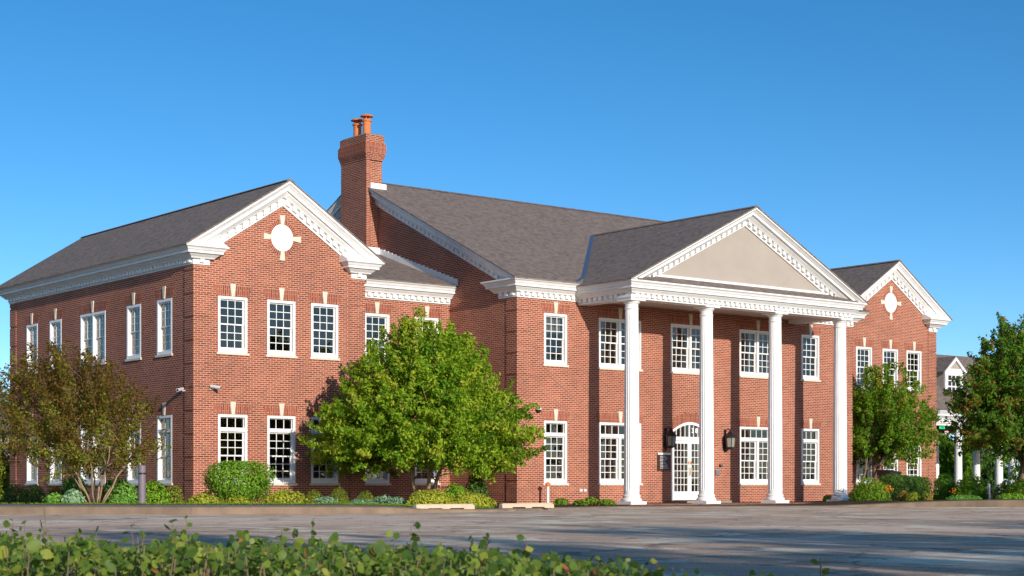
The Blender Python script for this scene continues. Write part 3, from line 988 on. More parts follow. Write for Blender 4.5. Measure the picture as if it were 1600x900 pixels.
# --- medallions in the wing gables
for xc in (LC, RC):
    zc_, y = 8.72, LY0
    r0 = .42
    mm = coursed('medallion_brick', .0677, .3, .014, BRICKS, (.5, .4, .31), radial=(xc, zc_, 44))
    ring = MB()
    n = 48
    ring.loft([[(xc + r * math.cos(2 * math.pi * j / n), yy, zc_ + r * 1.06 * math.sin(2 * math.pi * j / n)) for r, yy in ((r0, y - .006), (r0 + .13, y - .006), (r0 + .13, y + .02), (r0, y + .02))] for j in range(n)] + [[(xc + r, yy, zc_) for r, yy in ((r0, y - .006), (r0 + .13, y - .006), (r0 + .13, y + .02), (r0, y + .02))]], caps=False)
    ring.build('medallion_ring', mm, bld)
    disc = MB().loft([[(xc + r * math.cos(2 * math.pi * j / n), yy, zc_ + r * 1.06 * math.sin(2 * math.pi * j / n)) for j in range(n)] for r, yy in ((r0, y + .01), (r0, y - .012), (r0 - .015, y - .02))])
    m = disc.build('medallion', M['paint'], bld)
    for a in (0, 90, 180, 270):
        ca, sa = math.cos(R(a)), math.sin(R(a))
        pts = [(.405, -.06), (.405, .06), (.70, .10), (.70, -.10)]
        MB().loft([[(xc + ca * p - sa * q, yy, zc_ + 1.06 * (sa * p + ca * q)) for p, q in pts] for yy in (y - .035, y + .02)]).build('keystone', M['limestone'], m)

# --- chimney
CX0, CX1, CY0, CY1 = -.60, .18, 8.55, 10.35
mb = MB()
mb.box(CX0, CX0 + .16, CY0, CY1, BASE, 13.30)
mb.box(CX0 + .16, CX1, CY0 + .08, CY1, BASE, 13.30)
def rect(o, z): return [(CX0 - o, CY0 - o, z), (CX1 + o, CY0 - o, z), (CX1 + o, CY1 + o, z), (CX0 - o, CY1 + o, z)]
ch = mb.build('chimney', M['brick'], bld)
mb = MB()
for o, z0, z1 in ((.018, 13.18, 13.26), (.036, 13.26, 13.33), (.055, 13.33, 13.40), (.075, 13.40, 13.47)):
    mb.loft([rect(o, z0), rect(o, z1 + .001)])
mb.loft([rect(.055, 13.79), rect(.055, 13.87)]); mb.loft([rect(.03, 13.868), rect(.03, 14.14)])
mb.build('chimney_corbel', M['brick'], ch)
MB().loft([rect(.088, 13.468), rect(.088, 13.795)]).build('chimney_soldier_course', M['soldier'], ch)
MB().loft([rect(.015, 14.138), rect(-.05, 14.20)]).build('chimney_crown', M['curb'], ch)
pot = MB().lathe([(.19, 14.17), (.185, 14.25), (.158, 14.27), (.158, 14.72), (.195, 14.74), (.20, 14.79), (.165, 14.81), (.15, 14.83), (.06, 14.83)], 20).mesh('chimney_pot', M['terracotta'], smooth=False)
potcap = MB()
for k in range(4):
    a = R(45 + 90 * k); potcap.box(.11 * math.cos(a) - .02, .11 * math.cos(a) + .02, .11 * math.sin(a) - .02, .11 * math.sin(a) + .02, 14.82, 14.93)
potcap.lathe([(.255, 14.92), (.26, 14.945), (.20, 14.99), (.10, 15.02), (.02, 15.03)], 20)
potcap = potcap.mesh('pot_cap', M['terracotta'])
for i, (y, dz) in enumerate(((9.12, .02), (9.78, -.03))):
    inst('chimney_pot', pot, ch, (-.2, y, dz)); inst('pot_cap', potcap, ch, (-.2, y, dz))
MB().box(CX0 + .17, CX1 + .12, CY0 - .06, CY0 + .075, main_z(CY0) - .01, main_z(CY0) + .20).build('chimney_flashing', M['paint'], ch)

# --- things fixed to the walls
def lantern(x, label):
    o = thing('wall_lantern', label, 'lantern', (x, 0, 0), 0, 'carriage lanterns either side of the entrance')
    b = MB(); b.box(-.05, .05, -.03, -.001, 1.88, 2.75); b.box(-.09, .09, -.035, -.001, 1.98, 2.2)
    b.tube([(0, -.03, 2.1), (0, -.18, 2.0), (0, -.30, 1.98)], .016, 8)
    b.tube([(0, -.03, 2.62), (0, -.12, 2.74), (0, -.24, 2.74), (0, -.30, 2.66)], .018, 8)
    b.build('bracket', M['dark_metal'], o)
    g = MB(); g.lathe([(.155, 2.06), (.19, 2.42)], 6, 0, -.30); g.build('lantern_glass', M['frosted'], o)
    c = MB()
    for k in range(6):
        a = R(60 * k)
        c.tube([(.16 * math.cos(a), -.30 + .16 * math.sin(a), 2.05), (.197 * math.cos(a), -.30 + .197 * math.sin(a), 2.43)], .014, 5)
    c.lathe([(.05, 1.96), (.10, 1.99), (.17, 2.03), (.17, 2.06), (.10, 2.062)], 6, 0, -.30)
    c.build('cage', M['dark_metal'], o)
    r = MB(); r.lathe([(.23, 2.42), (.22, 2.45), (.13, 2.56), (.09, 2.60), (.10, 2.62), (.05, 2.66), (.02, 2.74), (.005, 2.76)], 12, 0, -.30)
    r.build('lamp_cap', M['dark_metal'], o)
    cd = MB()
    for dx in (-.05, .05): cd.lathe([(.016, 2.06), (.016, 2.24)], 8, dx, -.30)
    cd.build('candle_tube', M['limestone'], o)
    return o
lantern(7.10, 'dark carriage lantern on the brick wall above the brown plaque')
lantern(10.26, 'dark carriage lantern on the brick wall between the door column and the double window')

sg = thing('directory_plaque', 'dark brown plaque with white lettering left of the glass doors', 'plaque', (7.0, 0, 0))
MB().box(-.32, .32, -.05, -.002, 1.14, 1.78).build('plaque_board', M['sign_brown'], sg)
MB().box(-.33, .33, -.056, -.05, 1.73, 1.80).build('plaque_header', M['white_print'], sg)
wr = MB()
for j in range(9):
    z = 1.68 - .055 * j
    x = -.23 + random.uniform(0, .04)
    xe = .23 - random.uniform(0, .18)
    while x < xe:
        w = random.uniform(.03, .07); wr.box(x, min(x + w, xe + .02), -.053, -.05, z - .018, z); x += w + .018
wr.build('lettering', M['white_print'], sg)['kind'] = 'stuff'

bx = thing('call_box', 'small grey call box on the brick beside the entrance column', 'call box', (9.83, 0, 0))
MB().box(-.11, .11, -.07, -.002, .99, 1.19).build('box_body', M['grey_plastic'], bx)
MB().box(-.085, .085, -.078, -.07, 1.02, 1.16).build('faceplate', M['cladding'], bx)
kb = thing('key_box', 'small dark key box on the brick above the grey call box', 'key box', (10.02, 0, 0))
MB().box(-.07, .07, -.06, -.002, 1.29, 1.40).build('box_body', M['dark_metal'], kb)
MB().lathe([(.03, 0), (.03, .02)], 10).build('dial', M['grey_plastic'], kb, (0, -.06, 1.345)).rotation_euler = (R(90), 0, 0)
for x, lab in ((3.02, 'small pale twin outlet plate low on the brick left of the first column'), (13.35, 'small pale twin outlet plate low on the brick left of the last window')):
    ol = thing('wall_outlet', lab, 'outlet', (x, 0, 0), 0, 'outdoor outlets')
    for dx in (-.10, .10):
        MB().box(dx - .07, dx + .07, -.03, -.002, .36, .46).build('cover', M['camera_shell'], ol)

def bullet_camera(loc, rz, label):
    o = thing('security_camera', label, 'camera', loc, rz, 'security cameras on the brick walls')
    MB().box(-.06, .06, -.02, 0, -.06, .06).build('mount', M['camera_shell'], o)
    MB().tube([(0, 0, 0), (0, -.10, -.02), (.02, -.14, .0)], .018, 8).build('arm', M['camera_shell'], o)
    b = MB(); b.tube([(-.06, -.08, .05), (.14, -.36, -.01)], .055, 10); b.build('housing', M['camera_shell'], o)
    MB().tube([(.135, -.352, -.008), (.143, -.363, -.0105)], .04, 10).build('lens', M['smoked'], o)
bullet_camera((LX0, 2.93, 3.62), SIDE_ROT, 'small grey bullet camera on the shaded wall near the wing corner')
bullet_camera((-10.57, LY0, 3.70), 0, 'small grey bullet camera on the sunlit wing wall left of its windows')
dm = thing('dome_camera', 'white dome camera on the brick beside the tall lower window', 'camera', (.89, 0, 3.24), 0, 'security cameras on the brick walls')
MB().lathe([(.02, .09), (.09, .08), (.10, 0), (.085, -.01)], 16, 0, -.11).box(-.05, .05, -.06, -.001, .0, .08).build('housing', M['camera_shell'], dm)
MB().lathe([(.085, -.012), (.075, -.06), (.045, -.09), (.01, -.10)], 16, 0, -.11).build('dome', M['smoked'], dm)

# ------------------------------------------------------------------ small things on the ground
bo = thing('bollard_light', 'mauve grey bollard light standing on the pavement edge by the bronze tree', 'bollard', ground_at(222, 46.5, .09))
MB().lathe([(.125, 0), (.125, .015), (.105, .02), (.105, .80), (.10, .81), (.10, .86), (.105, .87), (.105, 1.03), (.095, 1.06), (.03, 1.075)], 24).build('post', M['cladding'], bo, smooth=False)
MB().lathe([(.103, .812), (.103, .858)], 24).build('lens', M['dark_metal'], bo)

def wheel_stop(px, dep, z, label):
    o = thing('wheel_stop', label, 'wheel stop', ground_at(px, dep, z), R(-1.0), 'concrete wheel stops')
    mb = MB()
    L_, prof = .92, [(-.09, 0), (-.075, .11), (-.05, .14), (.05, .14), (.075, .11), (.09, 0)]
    xs = [(-L_, .85), (-L_ + .07, 1.0), (-.60, 1.0), (-.55, 1.0), (-.14, 1.0), (-.09, 1.0), (.09, 1.0), (.14, 1.0), (.55, 1.0), (.60, 1.0), (L_ - .07, 1.0), (L_, .85)]
    rings = []
    for i, (x, k) in enumerate(xs):
        lift = .035 if i in (3, 4, 7, 8) else 0.0
        rings.append([(x, y, max(zz * k, lift)) for y, zz in prof])
    mb.loft(rings)
    mb.build('stop_body', M['stop'], o)
    p = MB()
    for x in (-.7, .7): p.lathe([(.018, .138), (.018, .15), (.005, .153)], 8, x, 0)
    p.build('anchor_pin', M['dark_metal'], o)
wheel_stop(694, 42.9, -.025, 'cream concrete wheel stop in front of the yellow shrub')
wheel_stop(823, 46.6, -.045, 'cream concrete wheel stop in front of the brick corner')

pp = thing('vent_pipe', 'white standpipe with orange cap in front of the brick below a tall window', 'pipe', (.93, -.55, -.05))
MB().lathe([(.052, 0), (.052, .62)], 14).build('pipe', M['paint'], pp, smooth=False)
MB().lathe([(.058, .60), (.075, .61), (.075, .72), (.05, .745), (.01, .755)], 14).tube([(-.10, 0, .68), (.10, 0, .68)], .035, 8).build('cap', M['terracotta'], pp)

db = thing('night_drop_box', 'dark metal drop box with a wide hood in front of the right wing', 'drop box', ground_at(1387, 68.5, -.02))
MB().box(-.24, .24, -.2, .25, 0, 1.0).build('body', M['dark_metal'], db)
MB().loft([[(x, -.42, 1.08), (x, -.42, 1.17), (x, .28, 1.25), (x, .28, 1.0), (x, -.2, 1.0)] for x in (-.36, .36)]).build('hood', M['dark_metal'], db)
MB().box(-.16, .16, -.215, -.2, .55, .62).build('slot', M['camera_shell'], db)
mp = thing('marker_post', 'short white marker post among the shrubs at the drive', 'post', ground_at(1545, 62.0, .05))
MB().box(-.04, .04, -.04, .04, 0, .56).loft([[(-.052, -.052, .56), (.052, -.052, .56), (.052, .052, .56), (-.052, .052, .56)], [(-.01, -.01, .62), (.01, -.01, .62), (.01, .01, .62), (-.01, .01, .62)]]).build('post', M['paint'], mp)

# ------------------------------------------------------------------ neighbouring bank pavilion on the right
nb_ = thing('drive_through_pavilion', 'pavilion with white columns, dark shingled roof and a dormer beyond the right wing', 'building')
NY, NX0, NX1, ND = 8.0, 31.4, 47.5, 8.0
ZB = 3.78
o = sweep([(NX0, NY + ND), (NX0, NY), (NX1, NY), (NX1, NY + ND)], ZB).build('cornice', M['paint'], nb_)
d = dentils([(NX0, NY), (NX1, NY)], ZB, pitch=.30, w=.14).build('dentil_row', M['paint'], o); d['kind'] = 'stuff'
mb = MB(); mb.box(NX0 + .03, NX1 - .03, NY + .02, NY + .4, ZB - .12, ZB + .5); mb.box(NX0 + .03, NX1 - .03, NY + ND - .4, NY + ND, ZB - .12, ZB + .5)
mb.build('beam', M['paint'], nb_)
MB().box(NX0 + .03, NX1 - .03, NY + .4, NY + ND - .4, ZB - .05, ZB + .0).build('ceiling', M['soffit'], nb_)
mb = MB()
ze, zr = ZB + .64, 7.8
e = .52
A = [(NX0 - e, NY - e, ze), (NX1 + e, NY - e, ze), (NX1 + e, NY + ND + e, ze), (NX0 - e, NY + ND + e, ze), (NX0 - e, NY + ND / 2, zr), (NX1 + e, NY + ND / 2, zr)]
mb.add(A, [(0, 1, 5, 4), (2, 3, 4, 5), (1, 2, 5), (3, 0, 4), (0, 3, 2, 1)])
mb.build('roof', M['shingle'], nb_)
def pav_col(x, y):
    c = bpy.data.objects.new('column', None); link(c, nb_); c.location = (x, y, -.1)
    MB().box(-.30, .30, -.30, .30, 0, .12).build('plinth', M['paint'], c)
    MB().lathe([(.27, .12), (.27, .18), (.215, .24), (.19, ZB - .25), (.19, ZB - .2), (.23, ZB - .15), (.26, ZB - .08)], 20).build('shaft', M['paint'], c)
    MB().box(-.29, .29, -.29, .29, ZB - .08, ZB - .01).build('capital', M['paint'], c)
for x in (36.05, 39.6, 43.15, 46.7): pav_col(x, NY + .2)
for x in (33.9, 42.6, 46.5, 50.0): pav_col(x, NY + ND - 1.4)
dr = MB()
DXc, DWd = 36.66, 1.5
dy = NY + .9
dz0, dz1 = 4.75, 6.62
dr.box(DXc - DWd / 2, DXc - .52, dy, dy + .1, dz0, dz1); dr.box(DXc + .52, DXc + DWd / 2, dy, dy + .1, dz0, dz1)
dr.box(DXc - .52, DXc + .52, dy, dy + .1, dz0, 5.15); dr.box(DXc - .52, DXc + .52, dy, dy + .1, 6.40, dz1)
dr.add([(DXc - DWd / 2 - .12, dy - .02, dz1), (DXc + DWd / 2 + .12, dy - .02, dz1), (DXc, dy - .02, dz1 + .68)], [(0, 1, 2)])
dr = dr.build('dormer', M['paint'], nb_)
MB().add([(DXc - .5, dy - .03, dz1 + .1), (DXc + .5, dy - .03, dz1 + .1), (DXc, dy - .03, dz1 + .50)], [(0, 1, 2)]).build('dormer_gable', M['stucco'], dr)
for sgn in (-1, 1):
    MB().box(DXc + sgn * (DWd / 2 - .05) - .05, DXc + sgn * (DWd / 2 - .05) + .05, dy + .1, dy + 3.2, dz0 - .2, dz1).build('cheek', M['siding'], dr)
mb = MB()
for sgn in (-1, 1):
    mb.loft([[(DXc, y, dz1 + .76), (DXc + sgn * (DWd / 2 + .22), y, dz1 - .06), (DXc + sgn * (DWd / 2 + .22), y, dz1 - .12), (DXc, y, dz1 + .68)] for y in (dy - .10, dy + 3.4)])
mb.build('dormer_roof', M['shingle'], dr)
mb = MB()
for sgn in (-1, 1):
    mb.loft([[(DXc, y, dz1 + .71), (DXc + sgn * (DWd / 2 + .2), y, dz1 - .09), (DXc + sgn * (DWd / 2 + .2), y, dz1 - .24), (DXc, y, dz1 + .53)] for y in (dy - .14, dy - .035)])
mb.build('dormer_rake', M['paint'], dr)
mb = MB()
for i in range(4):
    x = DXc - .50 + 1.0 * i / 3; mb.box(x - .025, x + .025, dy + .03, dy + .07, 5.15, 6.40)
for j, z in enumerate((5.17, 5.47, 5.78, 6.09, 6.38)):
    mb.box(DXc - .52, DXc + .52, dy + .028, dy + .072, z - (.035 if j == 2 else .02), z + (.035 if j == 2 else .02))
mb.build('dormer_sash', M['vinyl'], dr)
MB().box(DXc - .51, DXc + .51, dy + .09, dy + .098, 5.16, 6.39).build('dormer_pane', M['smoked'], dr)
def lane_sign(x, z, w, h, mat, txt, name, label):
    o = thing(name, label, 'lane sign', (x, NY + .62, z))
    MB().box(-w / 2, w / 2, 0, .12, -h / 2, h / 2).build('housing', M['dark_metal'], o)
    MB().box(-.02, .02, .04, .08, h / 2, ZB - .06 - z).build('hanger', M['dark_metal'], o)
    MB().box(-w / 2 + .015, w / 2 - .015, -.006, 0, -h / 2 + .015, h / 2 - .015).build('screen', mat, o)
    text('lettering', txt, h * .62, M['white_print'], o, (0, -.012, 0), (R(90), 0, 0), .002)
lane_sign(35.25, 3.58, .50, .16, M['led_green'], 'OPEN', 'open_lane_sign', 'small lit green lane sign under the pavilion cornice')
lane_sign(35.62, 3.37, .32, .15, M['led_red'], 'CLOSED', 'closed_lane_sign', 'small lit red lane sign just below the green one')

# distant house at the left edge
ho = thing('distant_house', 'pale house with brown roof far off beyond the left corner of the brick building', 'house', ground_at(-15, 120.0, -.1), R(20))
MB().box(-4.5, 4.5, -3.5, 3.5, 0, 4.2).build('wall', M['siding'], ho)
MB().loft([[(x, -4.0, 4.15), (x, 0, 6.8), (x, 4.0, 4.15), (x, 0, 6.6)] for x in (-4.9, 4.9)]).build('roof', M['shingle'], ho)
for x in (-2.5, 0.3, 3.0):
    wd = MB().box(x - .55, x + .55, -3.56, -3.49, 1.2, 2.8).build('window', M['vinyl'], ho)
    MB().box(x - .45, x + .45, -3.58, -3.565, 1.3, 2.7).build('pane', M['smoked'], wd)

# ------------------------------------------------------------------ foliage
def leaf_cloud(pts, out, size, tint, up=0.5, spread=0.9, aspect=0.55, droop=0.0):
    """small folded leaves: one quad each; out is the direction leaves face"""
    n = len(pts)
    nrm = out + rng.normal(0, spread, (n, 3)); nrm[:, 2] += up
    nrm /= np.linalg.norm(nrm, axis=1, keepdims=True) + 1e-9
    ax = rng.normal(0, 1, (n, 3)); ax[:, 2] -= droop
    ax -= nrm * np.sum(ax * nrm, axis=1, keepdims=True)
    ax /= np.linalg.norm(ax, axis=1, keepdims=True) + 1e-9
    bx_ = np.cross(nrm, ax)
    s = size * rng.uniform(.65, 1.3, (n, 1))
    v = np.empty((n, 4, 3))
    v[:, 0] = pts - ax * s * .5
    v[:, 1] = pts + bx_ * s * aspect * .5 + nrm * s * .10
    v[:, 2] = pts + ax * s * .5 - nrm * s * .06
    v[:, 3] = pts - bx_ * s * aspect * .5 + nrm * s * .10
    return v.reshape(-1, 3), np.arange(n * 4).reshape(-1, 4), tint

def clump_cloud(centers, radii, per, size, flat=.6, up=.08, tint_mu=.45, tint_sd=.22, ctint=.12, spread=.9, droop=0.0, aspect=.55, tz=None):
    P, O, T = [], [], []
    for c, r in zip(centers, radii):
        k = max(6, int(per * (r / np.mean(radii)) ** 2))
        d = rng.normal(0, 1, (k, 3)); d /= np.linalg.norm(d, axis=1, keepdims=True)
        rr = rng.uniform(.05, 1.0, (k, 1)) ** .5 * rng.uniform(.8, 1.35, (k, 1))
        p = d * rr * r; p[:, 2] *= flat
        P.append(p + c); O.append(d)
        T.append(rng.normal(tint_mu + rng.normal(0, ctint), tint_sd, k) + (0 if tz is None else np.interp(c[2], [tz[0], tz[1]], [tz[2], tz[3]])))
    return leaf_cloud(np.concatenate(P), np.concatenate(O), size, np.concatenate(T), up, spread, aspect, droop)

def spray_cloud(centers, radii, dirs, per, size, up=.08, tint_mu=.45, tint_sd=.22, ctint=.12, spread=.9, droop=0.0, aspect=.5, tz=None, stretch=1.7, thick=.55):
    """leaves along twigs: long loose clusters that follow dirs"""
    P, O, T = [], [], []
    for c, r, dv in zip(centers, radii, dirs):
        k = max(6, int(per * (r / np.mean(radii)) ** 1.7 * rng.uniform(.55, 1.3)))
        a = rng.uniform(-1, 1, (k, 1))
        wide = np.sqrt(np.clip(1.05 - a * a * .9, .05, 1))
        off = rng.normal(0, .55, (k, 3)) * wide
        p = dv * a * r * stretch + off * r * thick
        p[:, 2] -= .12 * r * (a[:, 0] + 1) ** 2
        d = off / (np.linalg.norm(off, axis=1, keepdims=True) + 1e-6) + dv * .5
        P.append(p + c); O.append(d)
        T.append(rng.normal(tint_mu + rng.normal(0, ctint), tint_sd, k) + (0 if tz is None else np.interp(c[2], [tz[0], tz[1]], [tz[2], tz[3]])))
    return leaf_cloud(np.concatenate(P), np.concatenate(O), size, np.concatenate(T), up, spread, aspect, droop)

def prof_r(prof, z):
    zs = [p[0] for p in prof]; rs = [p[1] for p in prof]
    return np.interp(z, zs, rs)

def sprigs(prof, n, r0, r1, squash=1.0, lean=(0, 0)):
    """small clumps that break the outline"""
    z0, z1 = prof[0][0], prof[-1][0]
    cz = rng.uniform(z0, z1, n); ang = rng.uniform(0, 2 * np.pi, n)
    r = np.array([prof_r(prof, z) for z in cz]) * rng.uniform(.92, 1.14, n)
    t_ = (cz - z0) / (z1 - z0)
    return np.stack([r * np.cos(ang) + lean[0] * t_, r * np.sin(ang) * squash + lean[1] * t_, cz + rng.normal(0, .12, n)], 1), rng.uniform(r0, r1, n)

def crown_centers(prof, n, rmin, rmax, shell=.55, squash=1.0, lean=(0, 0)):
    z0, z1 = prof[0][0], prof[-1][0]
    zs = np.linspace(z0, z1, 200)
    w = np.array([prof_r(prof, z) ** 1.7 + .02 for z in zs]); w /= w.sum()
    cz = rng.choice(zs, n, p=w) + rng.normal(0, .05, n)
    ang = rng.uniform(0, 2 * np.pi, n)
    f = rng.uniform(0, 1, n) ** shell
    r = np.array([prof_r(prof, z) for z in cz])
    rad = rng.uniform(rmin, rmax, n)
    rr = np.maximum(0, r - rad * .5) * f
    t_ = (cz - z0) / (z1 - z0)
    c = np.stack([rr * np.cos(ang) + lean[0] * t_, rr * np.sin(ang) * squash + lean[1] * t_, cz], 1)
    return c, rad

def wander(p0, p1, n=6, amp=.08):
    p0, p1 = np.array(p0, float), np.array(p1, float)
    ln = np.linalg.norm(p1 - p0)
    pts = [p0 + (p1 - p0) * i / n + (rng.normal(0, amp * ln / n * 1.2, 3) if 0 < i < n else 0) for i in range(n + 1)]
    return [tuple(p) for p in pts]

def make_tree(name, label, cat, loc, prof, nclump, per, leaf, rad, lmat, bark, stems, group=None, flat=.6, shell=.5, squash=1.0,
              stem_r=.07, fork=.45, limbs=26, spread_base=.2, tint=(.45, .22), lean=(0, 0), ctint=.12, droop=.2, outline=90, off=(0, 0), limb_r=.45, tz=None, tipf=.33, aspect=.5, voids=7, void_r=.28, stretch=1.7, thick=.55, rise=.35, bare=0.0, shift=(0, 0)):
    o = thing(name, label, cat, loc, 0, group)
    c, r = crown_centers(prof, nclump, rad[0], rad[1], shell, squash, lean)
    c2, r2 = sprigs(prof, outline, rad[0] * .45, rad[0] * .9, squash, lean)
    ca, ra = np.concatenate([c, c2]) + np.array([shift[0], shift[1], 0]), np.concatenate([r, r2])
    rmax = max(p[1] for p in prof)
    for _ in range(voids):                        # holes where what is behind shows through
        zv = rng.uniform(prof[0][0], prof[-1][0]); av = rng.uniform(0, 2 * np.pi)
        pv = np.array([prof_r(prof, zv) * .8 * np.cos(av), prof_r(prof, zv) * .8 * np.sin(av), zv])
        keep = np.linalg.norm((ca - pv) * np.array([1, 1, 1.5]), axis=1) > rmax * void_r * rng.uniform(.7, 1.3)
        ca, ra = ca[keep], ra[keep]
    if bare:                                      # clear stems under the middle of the crown
        keep = ~((np.hypot(ca[:, 0], ca[:, 1]) < bare) & (ca[:, 2] < prof[0][0] + .62))
        ca, ra = ca[keep], ra[keep]
    root = np.array([0, 0, prof[0][0] + (prof[-1][0] - prof[0][0]) * .12])
    dirs = ca - root
    dirs /= np.linalg.norm(dirs, axis=1, keepdims=True) + 1e-6
    dirs = dirs + rng.normal(0, .35, dirs.shape) + np.array([0, 0, rise])
    dirs /= np.linalg.norm(dirs, axis=1, keepdims=True)
    v, q, tn = spray_cloud(ca, ra, dirs, per, leaf, tint_mu=tint[0], tint_sd=tint[1], ctint=ctint, droop=droop, tz=tz, aspect=aspect, stretch=stretch, thick=thick)
    c = ca
    inst('crown', np_mesh('crown', v, q, L[lmat], tn), o)
    tb = MB()
    z0, z1 = prof[0][0], prof[-1][0]
    tips = []
    for k in range(stems):
        a = 2 * math.pi * k / stems + rng.uniform(-.3, .3)
        b = (off[0] + spread_base * math.cos(a) * .6, off[1] + spread_base * math.sin(a) * .6, -.05)
        zf = z0 + (z1 - z0) * fork * rng.uniform(.8, 1.2)
        rt = prof_r(prof, zf) * tipf
        tip = (rt * math.cos(a) if stems > 1 else .1, rt * math.sin(a) if stems > 1 else .05, zf)
        path = wander(b, tip, 6, .06)
        tb.tube(path, [stem_r * (1.15 - .6 * i / 6) for i in range(7)], 8)
        tips.append(path)
    idx = rng.choice(len(c), min(limbs, len(c)), replace=False)
    for i in idx:
        path = tips[rng.integers(len(tips))]
        st = np.array(path[rng.integers(3, 7)])
        if c[i][2] < st[2] - .3: st = np.array(path[2])
        tb.tube(wander(st, c[i], 4, .12), [stem_r * limb_r * x for x in (1, .8, .58, .36, .16)], 5)
    tb.build('trunk', M[bark], o, recalc=False, smooth=True)
    return o

# the green multi stemmed tree before the link
make_tree('ornamental_tree', 'full bright green tree on four slim stems before the chimney corner', 'tree', ground_at(662, 53.0, .02),
          [(1.05, 2.4), (1.5, 3.2), (2.1, 3.45), (2.8, 3.2), (3.4, 2.7), (4.1, 2.2), (4.8, 1.75), (5.3, 1.2), (5.7, .6)], 560, 140, .13, (.24, .44), 'maple', 'pale_bark', 4,
          flat=.5, shell=.42, stem_r=.065, limbs=44, spread_base=.40, tint=(.56, .25), ctint=.2, outline=240, aspect=.48, fork=.3, voids=8, void_r=.14, bare=1.75, limb_r=.4)
# the bronze crape myrtle at the left
make_tree('crape_myrtle', 'bronze and olive leaved tree with splayed pale stems before the shaded wall', 'tree', ground_at(150, 50.0, .05),
          [(1.1, 1.2), (1.45, 2.2), (2.0, 2.5), (2.7, 2.4), (3.3, 2.15), (3.9, 1.6), (4.5, .8)], 225, 74, .10, (.2, .44), 'myrtle', 'pale_bark', 9,
          flat=.7, shell=.5, stem_r=.028, limbs=70, spread_base=.30, fork=.16, tipf=.50, tint=(.32, .24), ctint=.22, outline=190, limb_r=.35, tz=(1.2, 4.2, .24, -.26), lean=(-.62, .5), shift=(-.30, .24), voids=8, void_r=.16, rise=.6, stretch=2.0, thick=.5)
make_tree('small_tree', 'small rounded green tree between the last column and the right wing windows', 'tree', ground_at(1386, 71.0, .0),
          [(1.65, 1.2), (2.1, 1.75), (2.8, 1.95), (3.7, 1.85), (4.6, 1.5), (5.2, 1.05), (5.7, .5)], 190, 95, .12, (.2, .42), 'right', 'bark', 4,
          flat=.5, stem_r=.05, limbs=30, tint=(.5, .24), outline=160, voids=3, spread_base=.3, off=(-.82, .65), ctint=.18)
make_tree('shade_tree', 'tall deep green tree with rusty patches in front of the pavilion', 'tree', ground_at(1596, 76.0, .0),
          [(2.2, 2.2), (2.9, 2.9), (4.0, 3.0), (5.2, 2.8), (6.2, 2.2), (7.2, 1.5), (8.1, .6)], 330, 110, .16, (.3, .62), 'oak', 'bark', 1,
          flat=.55, stem_r=.14, limbs=45, tint=(.58, .25), ctint=.22, outline=240, voids=4, void_r=.16)
# greenery behind and beside
BG = 'trees beyond the pavilion'
make_tree('background_tree', 'mid green tree under the lane signs between the brick corner and the first white column', 'tree', ground_at(1478, 112, -.05),
          [(.1, 1.2), (1.0, 1.9), (2.2, 1.9), (3.2, 1.3), (4.0, .3)], 70, 110, .2, (.4, .7), 'right', 'bark', 1, group=BG, limbs=8)
make_tree('background_tree', 'dark green tree seen behind the first and second pavilion columns', 'tree', ground_at(1528, 120, -.05),
          [(.1, 1.8), (1.5, 2.4), (3.0, 2.4), (4.2, 1.6), (5.0, .4)], 80, 110, .22, (.5, .8), 'dark', 'bark', 1, group=BG, limbs=8)
make_tree('background_tree', 'dark green tree rising at the right edge behind the tall rusty green one', 'tree', ground_at(1640, 100, -.05),
          [(.1, 2.0), (2.0, 3.0), (4.0, 3.0), (6.5, 2.0), (8.0, .5)], 90, 120, .25, (.5, .9), 'oak', 'bark', 1, group=BG, limbs=8)
make_tree('background_tree', 'dull green bushy tree at the left edge past the building corner', 'tree', ground_at(-12, 66, .0),
          [(.1, .8), (.9, 1.2), (1.8, 1.1), (2.5, .3)], 60, 90, .13, (.25, .5), 'olive', 'bark', 2, limbs=10)
make_tree('background_tree', 'slight bronze tree at the left edge with sky showing through it', 'tree', ground_at(-40, 60, .0),
          [(1.4, .7), (2.4, 1.5), (3.4, 1.5), (4.6, .6)], 40, 45, .10, (.25, .45), 'myrtle', 'bark', 3, limbs=24)
make_tree('background_tree', 'dark green tree far beyond the left corner of the building', 'tree', ground_at(-95, 150, -.1),
          [(.5, 2.5), (3.0, 4.0), (6.0, 3.5), (9.0, 1.0)], 90, 90, .35, (.7, 1.2), 'dark', 'bark', 1, limbs=8)

